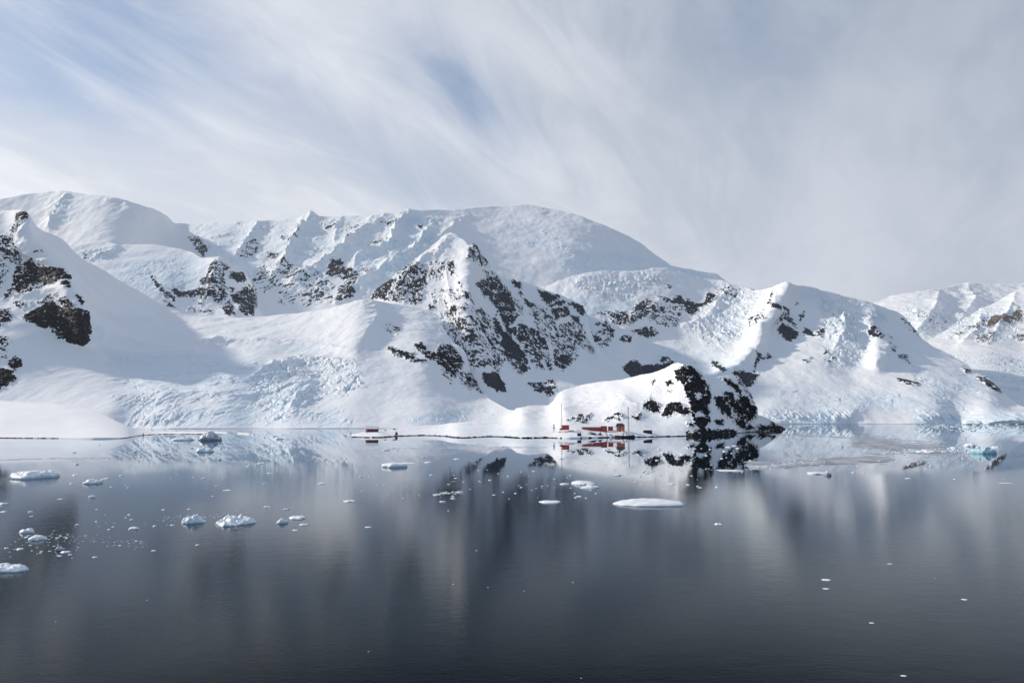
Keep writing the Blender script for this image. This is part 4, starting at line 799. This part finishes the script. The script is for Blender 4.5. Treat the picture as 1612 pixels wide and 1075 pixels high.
# lattice masts, beacon, posts
def mast(name, label, px, py0, py1, base, r, cat='mast', box=None, lean=0.0):
    g = hit(px, py0); k = mpp_at(g); Hh = (py0 - py1) * k; e = empty(name, (g.x, g.y, g.z), 0.3); tag(e, label, cat)
    cs = [Vector((math.cos(a), math.sin(a), 0)) * base for a in (0, 2.094, 4.189)]
    for c in cs: MB().tube(c + Vector((0, 0, -1.5)), c * 0.12 + Vector((lean, 0, Hh)), r, r * 0.8, 5).build('leg', STEEL, e)
    n = max(5, int(Hh / 1.6)); b = MB()
    for i in range(n):
        t0, t1 = i / n, (i + 1) / n
        for j in range(3):
            p = cs[j] * (1 - 0.88 * t0) + Vector((lean * t0, 0, Hh * t0)); q = cs[(j + 1) % 3] * (1 - 0.88 * t1) + Vector((lean * t1, 0, Hh * t1))
            b.tube(p, q, r * 0.45, None, 4)
    b.build('bracing', STEEL, e)
    if box: MB().box((lean * box, 0, Hh * box), (0.8, 0.8, 1.2)).build('antenna_box', BLACK, e)
    return e
mast('radio_mast', 'tall slim grey lattice mast rising behind the boathouse', 884.0, 677.0, 634.5, 1.15, 0.10)
mast('radio_mast', 'tall dark lattice mast standing beside the orange building', 989.5, 678.5, 640.0, 0.95, 0.13, box=0.93)
g = hit(978, 650.5); e = empty('pole', g); tag(e, 'thin grey pole on the snow slope above the orange building', 'pole')
MB().tube((0, 0, -1), (0, 0, 10.2), 0.11, 0.06).build('post', STEEL, e); MB().box((0, 0, 7.4), (0.3, 0.3, 0.5)).build('lamp_box', STEEL, e)
g = hit(872, 680.5); e = empty('beacon', g, 0.4); tag(e, 'small black and white beacon tower on legs near the shore left of the boathouse', 'beacon')
for sx, sy in ((-1, -1), (1, -1), (1, 1), (-1, 1)): MB().tube((sx * 0.95, sy * 0.95, -1), (sx * 0.5, sy * 0.5, 4.6), 0.10).build('leg', STEEL, e)
MB().box((0, 0, 3.4), (1.0, 1.0, 1.5)).build('white_panel', WHITE, e); MB().box((0, 0, 5.0), (1.5, 1.5, 0.9)).build('gallery', BLACK, e)
MB().box((0, 0, 6.2), (0.9, 0.9, 1.5)).build('upper_panel', WHITE, e); t_ = MB().tube((0, 0, 6.96), (0, 0, 8.1), 0.75, 0.5, 8).build('lantern', BLACK, e)
g = hit(912, 686.2); e = empty('landing_crane', g, 0.1); tag(e, 'dark landing block with two posts on the shore rocks in front of the station', 'dock')
MB().box((0, 0.8, 0.9), (3.6, 3.0, 3.6), bevel=0.2).build('block', BLACK, e)
for x in (-0.6, 1.5): MB().tube((x, 0.4, 2.6), (x, 0.4, 6.2), 0.12).build('post', STEEL, e)
MB().tube((-0.6, 0.4, 5.9), (-2.2, 0.4, 4.9), 0.09).build('arm', STEEL, e)
g = hit(955.5, 686.2); e = empty('gangway', g, 0.0); tag(e, 'dark gangway sloping down over the snow to the water below the small red hut', 'gangway')
MB().tube((0.6, -0.5, -1.0), (-1.4, 3.0, 5.2), 0.34).build('ramp', BLACK, e); MB().tube((0.9, -0.4, 0.2), (-0.9, 2.8, 6.0), 0.06).build('handrail', STEEL, e)
g = hit(225.5, 685.2); e = empty('marker', g, 0.2); tag(e, 'tiny dark triangular marker on the flat snow of the left shore', 'marker')
MB().tube((0, 0, -0.5), (0, 0, 1.2), 0.08).build('post', BLACK, e); MB().prism([(-0.75, 0.5), (0.75, 0.5), (0.1, 2.7), (-0.1, 2.7)], -0.1, 0.1).build('board', BLACK, e)

# ------------------------------------------------------------------ boulders
def lump(name, mat, loc, dims, seed, rings=10, seg=20, jag=0.3, sink=0.3, flat=2.0, bumps=0.5, fine=0.15, outline=0.5, attr=False, skew=0.0):
    """irregular mound: outline and crest both uneven, base under the surface"""
    rs = np.linspace(0, 1, rings) ** 0.8; th = np.linspace(0, 2 * math.pi, seg, endpoint=False)
    Rr, T = np.meshgrid(rs, th, indexing='ij')
    ox = np.cos(T); oy = np.sin(T)
    o = 1 + outline * fbm(ox * 1.3 + seed * 3.1, oy * 1.3 + seed, oy * 0 + seed * 7.7, 4, 0.6) * 1.6
    x = ox * Rr * o + skew * (1 - Rr); y = oy * Rr * o
    prof = np.clip(1 - Rr ** flat, 0, 1) ** 0.55
    h = prof * (1 + bumps * 1.7 * fbm(x * 1.6 + seed, y * 1.6 - seed * 2, x * 0 + seed * 5, 3, 0.5)) + jag * prof ** 0.4 * fbm(x * 5 + seed, y * 5, x * 0 + seed, 3, 0.6) + fine * fbm(x * 12, y * 12 + seed, x * 0, 2) * prof ** .3
    h = np.maximum(h, 0.06 * (1 - Rr))
    V = np.stack([x * dims[0] / 2, y * dims[1] / 2, h * dims[2]], -1)
    verts = [tuple(v) for v in V.reshape(-1, 3)]
    faces = []
    for i in range(rings - 1):
        for j in range(seg):
            a, b = i * seg + j, i * seg + (j + 1) % seg
            faces.append((a, a + seg, b + seg, b) if i else (a, a + seg, b + seg))
    # merge the centre into one vertex
    base = len(verts); last = (rings - 1) * seg
    for j in range(seg): verts.append((V[-1, j, 0] * 0.93, V[-1, j, 1] * 0.93, -sink))
    for j in range(seg): faces.append((last + j, base + j, base + (j + 1) % seg, last + (j + 1) % seg))
    c0 = verts[0]
    faces = [tuple(0 if q < seg else q for q in f) for f in faces]
    faces = [tuple(dict.fromkeys(f)) for f in faces]; faces = [f for f in faces if len(f) > 2]
    used = sorted({q for f in faces for q in f}); mp = {q: i for i, q in enumerate(used)}
    me = bpy.data.meshes.new(name); me.from_pydata([verts[q] for q in used], [], [tuple(mp[q] for q in f) for f in faces]); me.update()
    me.polygons.foreach_set('use_smooth', np.ones(len(me.polygons), bool)); me.materials.append(mat)
    ob = bpy.data.objects.new(name, me); COL.objects.link(ob); ob.location = loc
    return ob
sb = [(883, 688.3, 17, 7.5, 'rounded dark shore rock with a snow cap below the beacon, leftmost of the station rocks'),
      (893.5, 688.6, 12, 6.5, 'dark shore rock directly below the boathouse'),
      (932, 688.8, 21, 8, 'broad black shore rock below the long red building'),
      (945.5, 688.6, 10, 6, 'smaller black shore rock just right of the broad one below the long red building'),
      (984, 688.6, 32, 7, 'long black snow topped shore rock below the orange building'),
      (905, 688.5, 12, 3.5, 'low dark rock between the boathouse rocks and the landing block'),
      (963, 688.4, 12, 4, 'low dark rock between the gangway and the long shore rock'),
      (1094, 686.6, 22, 8, 'black boulder at the waterline under the rocky knoll')]
for i, (px, py, w, h, lab) in enumerate(sb):
    p = on_water(px, py); k = mpp_at(p)
    o = lump('shore_rock', ROCKM, (p.x, p.y + w * k * 0.3, -0.2), (w * k, w * k * 0.7, h * k * 0.95), 3 + i * 1.7, 14, 34, jag=0.35, flat=3.0, sink=1.0)
    o.rotation_euler.z = i; tag(o, lab, 'rock', 'rocks along the station shore'); o.rotation_euler.z = 0
for (px, py, w, h, lab) in [(623.8, 684.5, 4.4, 4.6, 'single round black boulder on the spit shore right of the lone hut'), (606.5, 678.0, 3, 1.6, 'tiny dark stone on the snow just right of the lone hut'), (620.5, 676, 4.4, 2.0, 'small pair of dark stones on the snow crest of the spit')]:
    g = hit(px, py); k = mpp_at(g)
    tag(lump('boulder', ROCKM, (g.x, g.y, g.z - 0.3), (w * k, w * k, h * k), px * 0.37, 10, 20, flat=3.5), lab, 'rock')

# ------------------------------------------------------------------ drifting ice
def floe_mat(name, top, side, hh):
    m, nt, b = new_mat(name)
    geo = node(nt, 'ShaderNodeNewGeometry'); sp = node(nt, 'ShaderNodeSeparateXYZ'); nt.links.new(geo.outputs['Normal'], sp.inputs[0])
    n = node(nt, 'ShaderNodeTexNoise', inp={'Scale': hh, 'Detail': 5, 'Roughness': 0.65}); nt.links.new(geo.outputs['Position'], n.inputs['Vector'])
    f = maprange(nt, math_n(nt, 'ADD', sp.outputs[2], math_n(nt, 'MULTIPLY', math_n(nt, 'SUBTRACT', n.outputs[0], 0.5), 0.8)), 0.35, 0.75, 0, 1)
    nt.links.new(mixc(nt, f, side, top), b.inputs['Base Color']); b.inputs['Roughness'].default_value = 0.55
    bp = node(nt, 'ShaderNodeBump', inp={'Strength': 0.4, 'Distance': 0.15}); nt.links.new(n.outputs[0], bp.inputs['Height']); nt.links.new(bp.outputs[0], b.inputs['Normal'])
    return m
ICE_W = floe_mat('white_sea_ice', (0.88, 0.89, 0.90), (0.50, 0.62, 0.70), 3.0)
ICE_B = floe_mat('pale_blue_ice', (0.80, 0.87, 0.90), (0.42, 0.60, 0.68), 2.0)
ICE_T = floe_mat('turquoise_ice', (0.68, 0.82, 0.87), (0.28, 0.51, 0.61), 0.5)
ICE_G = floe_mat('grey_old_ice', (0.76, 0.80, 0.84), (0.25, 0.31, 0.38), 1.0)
def floe(px, py, w, h, lab, mat=ICE_W, tall=0.5, group=None, name='ice_floe', seed=None, hi=False, **kw):
    """py is the middle of what shows; tall = share of the height that is freeboard, the rest is the far side of its top"""
    pb = on_water(px, py + h / 2); k = mpp_at(pb)
    z = max(h * tall * k, 0.06); dep = h * (1 - tall) / (H_CAM * FPX / pb.y ** 2)
    dep = min(max(dep, w * k * 0.3), w * k * 1.1)
    seed = px * 0.173 + py * 0.311 if seed is None else seed
    a = dict(rings=18, seg=56) if hi else (dict(rings=10, seg=26) if w > 7 else dict(rings=5, seg=11))
    a.update(kw)
    o = lump(name, mat, (pb.x, pb.y + dep / 2, -0.02), (w * k, dep, z), seed, **a)
    tag(o, lab, 'ice', group); return o
big = [
 (1030, 790, 116, 15, 'largest smooth flat topped white ice floe, right of centre', dict(mat=ICE_W, tall=0.42, hi=True, flat=3.0, bumps=0.35, jag=0.08, fine=0.03, outline=0.22, skew=-0.1)),
 (28, 747, 72, 15, 'long lumpy white ice floe cut by the left edge, higher one of the two there', dict(tall=0.6, hi=True, jag=0.6, bumps=0.4, flat=4)),
 (-4, 893, 72, 15, 'pointed bluish white ice floe at the left edge, lowest on that side', dict(mat=ICE_B, tall=0.55, hi=True, jag=0.4)),
 (360, 819, 56, 17, 'pale blue jagged ice floe with a low peak, larger of the left pair', dict(mat=ICE_B, tall=0.5, hi=True, jag=1.1, bumps=0.9, flat=1.6)),
 (294, 817, 33, 15, 'pale blue jagged ice lump just left of the larger blue floe', dict(mat=ICE_B, tall=0.55, hi=True, jag=1.0, bumps=0.8, flat=1.6)),
 (618, 731, 34, 10, 'white slab of ice with a dark undercut front, straight below the lone hut', dict(tall=0.6, hi=True, flat=6, bumps=0.15)),
 (640, 728.5, 26, 2.5, 'thin flat tongue of ice touching the right end of the undercut white slab', dict(tall=0.3)),
 (921, 759.5, 42, 8, 'rounded double humped white floe, upper one in front of the station reflection', dict(mat=ICE_W, tall=0.55, hi=True, jag=0.3, bumps=0.5)),
 (931, 766, 30, 6, 'white ice lump pressed against the near side of the double humped floe', dict(mat=ICE_B, tall=0.6, jag=0.3)),
 (867, 789.5, 34, 6, 'thin flat white floe left of the largest floe', dict(tall=0.35, flat=5, bumps=0.15)),
 (322, 686, 31, 15, 'grey peaked small iceberg in front of the left glacier face', dict(mat=ICE_G, tall=0.92, hi=True, flat=1.3, jag=0.5, bumps=0.3, name='iceberg')),
 (279, 690, 30, 7, 'low pale iceberg remnant beside the grey peaked iceberg', dict(mat=ICE_B, tall=0.7, hi=True)),
 (316, 707, 26, 10, 'bluish lumpy floe just below the grey peaked iceberg', dict(mat=ICE_B, tall=0.6, jag=0.5)),
 (138, 758, 27, 8, 'white floe with a dark notched front near the left floes', dict(mat=ICE_W, tall=0.65, hi=True, flat=6, jag=0.3)),
 (162, 753, 12, 3, 'small flat floe touching the right of the dark notched floe', dict(tall=0.5)),
 (142, 781, 10, 5, 'small rounded white ice lump below the dark notched floe', dict(tall=0.7)),
 (36, 835, 23, 9, 'round white ice lump, upper of two over the dark reflection at left', dict(tall=0.7, jag=0.3)),
 (52, 846, 26, 9, 'uneven white ice lump, lower of two over the dark reflection at left', dict(tall=0.6, jag=0.5)),
 (90, 863, 13, 7, 'grey brown rounded ice lump over the dark reflection at lower left', dict(mat=ICE_G, tall=0.8)),
 (100, 868, 15, 4, 'flat white ice piece just right of the grey rounded lump', dict(tall=0.5)),
 (27, 863.5, 10, 4, 'small bluish ice piece over the dark reflection left of the grey lump', dict(mat=ICE_B, tall=0.5)),
 (465, 814, 28, 7, 'white ice floe with a tail to the right, largest of a cluster left of centre', dict(tall=0.5, jag=0.3)),
 (441, 820, 16, 8, 'bumpy ice lump at the left of the cluster left of centre', dict(mat=ICE_B, tall=0.7, jag=0.5)),
 (477, 825, 16, 3.5, 'thin flat ice piece at the bottom right of the cluster left of centre', dict(tall=0.5)),
 (463, 834, 9, 2.5, 'smallest ice piece below the cluster left of centre', dict(tall=0.5)),
 (207, 831, 15, 5, 'small white ice floe between the dark left reflection and the blue pair', dict(tall=0.6)),
 (548, 788, 19, 4, 'low white ice floe with two bumps in the pale reflection left of centre', dict(tall=0.5, bumps=0.8)),
 (505, 760, 11, 3.5, 'small white floe alone in the pale left reflection', dict(tall=0.5)),
 (435, 689, 17, 5, 'faint low floe near the foot of the left glacier', dict(mat=ICE_B, tall=0.5)),
 (606, 707, 13, 4, 'faint bluish floe below the lone hut reflection', dict(mat=ICE_B, tall=0.5)),
 (1293, 744.5, 34, 4.5, 'flat white floe with dark gaps right of the rocky knoll', dict(tall=0.5, flat=6, bumps=0.1)),
 (1306, 745, 10, 7, 'dark grey ice lump at the right end of the flat white floe', dict(mat=ICE_G, tall=0.85)),
 (1558, 709.5, 28, 10, 'bright turquoise blue ice block near the right edge', dict(mat=ICE_T, tall=0.8, hi=True, jag=1.0, bumps=0.9, flat=3.0)),
 (1535, 700.5, 19, 6, 'white block of ice above the turquoise block', dict(tall=0.7, flat=5)),
 (1506, 704.5, 12, 4, 'small white ice block left of the white block near the right edge', dict(tall=0.7)),
 (1571, 703, 11, 3, 'small white ice piece up right of the turquoise block', dict(tall=0.6)),
 (1464, 710, 24, 5, 'lumpy white ice at the right end of the brash ice streak', dict(tall=0.7, jag=0.6)),
 (1540, 664.8, 28, 7, 'largest white ice lump at the foot of the right glacier front', dict(tall=0.9, jag=0.3, name='iceberg')),
 (1155, 740, 40, 3.5, 'long thin ice strip at the edge of the rocky knoll reflection', dict(tall=0.4, bumps=0.6)),
 (1303, 912, 14, 4, 'short bright ice sliver, upper of two at lower right', dict(tall=0.3)),
 (1302, 926, 12, 2.8, 'short bright ice sliver, lower of two at lower right', dict(tall=0.3)),
 (1521, 943, 9, 3, 'tiny bright ice sliver near the lower right corner region', dict(tall=0.3)),
 (1374, 980, 9, 2.4, 'tiny bright ice sliver alone between the pair and the bottom edge', dict(tall=0.3)),
 (1424, 1063, 9, 3, 'tiny bright ice sliver at the bottom edge', dict(tall=0.3)),
 (1133, 824.5, 12, 4, 'small white ice piece alone right of the largest floe', dict(tall=0.5)),
 (889, 761, 13, 4, 'small white ice piece left of the double humped floe', dict(tall=0.5)),
 (973, 747, 11, 3.5, 'small faint floe up right of the double humped floe', dict(tall=0.6)),
 (240, 866, 7, 2.6, 'small white ice piece alone below the left pair', dict(tall=0.5)),
 (309, 857, 6, 2.6, 'small ice piece straight below the pale blue pair', dict(tall=0.5)),
 (1345, 743, 6, 2.4, 'small faint ice piece right of the flat white floe', dict(tall=0.5)),
 (1587, 760, 24, 1.4, 'very thin pale ice streak at the right edge', dict(tall=0.2)),
 (1402, 887, 9, 1.6, 'faint thin ice sliver above the lower right pair', dict(tall=0.3)),
]
for px, py, w, h, lab, kw in big: floe(px, py, w, h, lab, **kw)
rnd = random.Random(5)
def small(pts, lab, group):
    for p in pts:
        px, py = p[:2]; w = p[2] if len(p) > 2 else rnd.choice((2.2, 3, 3.5, 4.5, 6)); h = p[3] if len(p) > 3 else w * rnd.uniform(0.28, 0.5)
        floe(px, py, w, max(h, 1.0), lab, tall=rnd.uniform(0.4, 0.7), group=group, name='ice_chip', mat=ICE_W if rnd.random() < 0.75 else ICE_B)
def scatter(n, x0, x1, y0, y1, bias=1.0):
    return [(rnd.uniform(x0, x1), y0 + (y1 - y0) * rnd.random() ** bias) for _ in range(n)]
small([(0, 792, 12, 5), (3, 805, 9, 2.5), (92, 785, 8, 2.5), (147, 876, 7, 3), (210, 710, 7, 4), (257, 714, 9, 5), (344, 722, 7, 4), (319, 752, 7, 3), (189, 748, 7, 2.5), (116, 747, 9, 3), (355, 771, 12, 2.4), (334, 780, 5, 3), (346, 705, 5, 3),
       (390, 733, 6, 2.5), (45, 805, 7, 3), (48, 812, 5, 2), (213, 851, 5, 2), (187, 858, 5, 2), (171, 833, 6, 2), (120, 825, 6, 2), (268, 752, 3, 2)] + scatter(24, 110, 420, 695, 770) + scatter(20, 150, 300, 800, 830),
      'small white ice chip scattered on the grey water left of centre', 'ice chips scattered on the left of the water')
small(scatter(34, 8, 125, 842, 878), 'tiny ice chip in the dense sprinkle over the dark reflection at lower left', 'ice chips over the dark left reflection')
small([(408, 729, 13, 3), (673, 727, 12, 3.4), (423, 744, 8, 2), (419, 797, 9, 2.6), (450, 801, 11, 2.4), (579, 829, 10, 2.4), (696, 789, 9, 2.4), (706, 803, 3, 3), (512, 722, 4, 2.5), (568, 750, 6, 2)] + scatter(24, 400, 680, 700, 800),
      'small white ice chip on the pale reflection below the left glacier', 'ice chips below the spit')
small([(1060, 761, 11, 2.4), (1084, 762, 6, 3), (912, 781, 9, 2.2), (1068, 721, 8, 3), (884, 721, 8, 3), (718, 722, 10, 2)] + scatter(52, 690, 960, 738, 786),
      'small white ice chip crossing the dark mountain reflection in the middle', 'ice chips over the middle reflection')
small([(1148, 703, 10, 2.2), (1158, 701, 8, 2)] + scatter(20, 980, 1200, 703, 716) + scatter(28, 1000, 1200, 716, 772),
      'small white ice chip on the reflection of the rocky knoll', 'ice chips below the rocky knoll')
small([(1473, 685, 7, 2), (1432, 752.5, 9, 1.6), (1386, 725, 5, 2), (1413, 725, 5, 2), (1352, 733, 5, 2), (1560, 684, 5, 2), (1528, 710, 6, 2.4), (1490, 710, 9, 2.6)] + scatter(8, 1340, 1612, 690, 760),
      'small pale ice chip on the open water at right', 'ice chips on the right of the water')
small([(713, 919, 2.6, 1.6), (768, 924, 2.6, 1.6), (231, 944, 2.6, 1.4), (87, 978, 2.6, 1.4), (580, 1025, 2.6, 1.2), (902, 916, 3, 1.6), (825, 930, 2.4, 1.4), (915, 1067, 2.6, 1.4), (750, 866, 3, 1.5), (1472, 910, 2, 1)],
      'tiny lone ice speck on the open dark water of the foreground', 'ice specks in the foreground')

# ------------------------------------------------------------------ brash ice and slush that nobody could count, and one shadow line laid as plates
def chips(name, spots, mat, zmax, lab):
    """many thin irregular plates in one object; spots = (x, y, half width, half depth, height)"""
    verts = []; faces = []
    for i, (x, y, a, b, h) in enumerate(spots):
        n = rnd.randint(6, 10); c = len(verts); ph = rnd.random() * 6
        r = [rnd.uniform(0.6, 1.1) for _ in range(n)]
        lean = rnd.uniform(-0.3, 0.3) * h
        for k_, (zz_, s_) in enumerate(((-0.3, 1.0), (h, 0.88 if h > 0.1 else 0.97))):
            for j in range(n):
                t = ph + 2 * math.pi * j / n
                verts.append((x + math.cos(t) * a * r[j] * s_, y + math.sin(t) * b * r[j] * s_, zz_ + (lean * math.cos(t) if k_ else 0)))
        for j in range(n): faces.append((c + j, c + (j + 1) % n, c + n + (j + 1) % n, c + n + j))
        faces.append(tuple(c + n + j for j in range(n)))
    o = plain(name, verts, faces, mat); tag(o, lab, 'ice', kind='stuff'); return o
def band_spots(n, line, spread, wpx, hz, asp=(0.8, 2.0), flatk=False):
    sp_ = []
    for i in range(n):
        t = rnd.random() * (len(line) - 1); j = int(t); f = t - j
        px = line[j][0] * (1 - f) + line[j + 1][0] * f; py = line[j][1] * (1 - f) + line[j + 1][1] * f + rnd.gauss(0, spread)
        p = on_water(px, max(py, 665.5)); k = mpp_at(p); w = rnd.uniform(*wpx) * k
        sp_.append((p.x, p.y, w / 2, w / 2 * rnd.uniform(*asp), rnd.uniform(*hz) * k + (0.02 + i * 1e-5)))
    return sp_
SLUSH_SHADOW = paint('grey_slush_and_shadow', (0.33, 0.355, 0.39), 0.7, 0.25, 0.08)
PALE = paint('pale_slush', (0.55, 0.57, 0.60), 0.6, 0.15, 0.1)
chips('brash_ice', band_spots(420, [(1440, 671), (1540, 672), (1700, 673)], 3.6, (1.5, 8), (0.1, 0.9), (0.5, 1.5)), ICE_W, 1, 'crowded brash ice floating along the foot of the right glacier front')
chips('brash_ice', band_spots(260, [(1390, 712), (1470, 710), (1560, 708)], 2.2, (1, 5), (0.1, 0.9)), ICE_W, 1, 'streak of broken white brash ice on the right water, left of the turquoise block')
chips('brash_ice', band_spots(150, [(1180, 737), (1240, 729), (1300, 728)], 2.0, (1, 6), (0.1, 0.7)), ICE_W, 1, 'thin streak of white brash ice right of the rocky knoll reflection')
chips('brash_ice', band_spots(120, [(682, 780), (700, 776), (728, 775)], 0.8, (1, 5), (0.1, 0.5)) + band_spots(90, [(960, 747), (1060, 738), (1180, 742)], 5, (1, 4), (0.1, 0.5)), ICE_W, 1, 'fine line of brash ice crossing the dark middle reflection')
chips('brash_ice', band_spots(110, [(250, 818), (330, 812), (390, 806)], 3, (1, 3), (0.05, 0.3)) + band_spots(120, [(30, 850), (120, 846), (230, 858)], 6, (1, 3), (0.05, 0.3)), ICE_W, 1, 'fine sprinkle of brash ice specks around the left floes')
chips('slush_ice', band_spots(520, [(1180, 733), (1260, 729), (1400, 722)], 2.6, (4, 26), (0.0, 0.02), (1.0, 3.0)), SLUSH_SHADOW, 1, 'grey slush film right of the rocky knoll reflection')
chips('slush_ice', band_spots(620, [(1350, 695), (1400, 703), (1480, 708)], 5.0, (4, 30), (0.0, 0.02), (1.0, 3.0)) + band_spots(160, [(1210, 683), (1300, 687), (1420, 692)], 0.8, (5, 20), (0, 0.02), (1, 2)), SLUSH_SHADOW, 1, 'grey slush streaks on the pale right reflection')
chips('slush_ice', band_spots(260, [(560, 708), (700, 705), (860, 704)], 0.6, (3, 14), (0.0, 0.02), (0.6, 1.4)) + band_spots(140, [(740, 707), (800, 705)], 1.6, (4, 14), (0, 0.02)), PALE, 1, 'thin pale slush line in front of the spit')
chips('slush_ice', band_spots(140, [(0, 724), (60, 722), (200, 721)], 0.4, (3, 12), (0.0, 0.02), (0.5, 1)), SLUSH_SHADOW, 1, 'thin dark strip drawn as a shadow line on the water near the left shore')  # not slush: grey plates stand in for a shadow line on the water

# ------------------------------------------------------------------ thin air between the far mountains and the camera
hm = bpy.data.materials.new('haze'); hm.use_nodes = True; hn = hm.node_tree; hn.nodes.clear()
ho = node(hn, 'ShaderNodeOutputMaterial'); hv = node(hn, 'ShaderNodeVolumePrincipled')
hv.inputs['Color'].default_value = (0.80, 0.88, 1.0, 1); hv.inputs['Density'].default_value = 1.7e-5; hv.inputs['Anisotropy'].default_value = 0.2
hn.links.new(hv.outputs[0], ho.inputs['Volume'])
hx, hy0, hy1, hz0, hz1 = 26000, -700, 26000, -12, 6000
hb = plain('haze', [(-hx, hy0, hz0), (hx, hy0, hz0), (hx, hy1, hz0), (-hx, hy1, hz0), (-hx, hy0, hz1), (hx, hy0, hz1), (hx, hy1, hz1), (-hx, hy1, hz1)],
           [(0, 3, 2, 1), (4, 5, 6, 7), (0, 1, 5, 4), (1, 2, 6, 5), (2, 3, 7, 6), (3, 0, 4, 7)], hm)
hb['kind'] = 'stuff'; hb['label'] = 'thin cold haze over the bay'
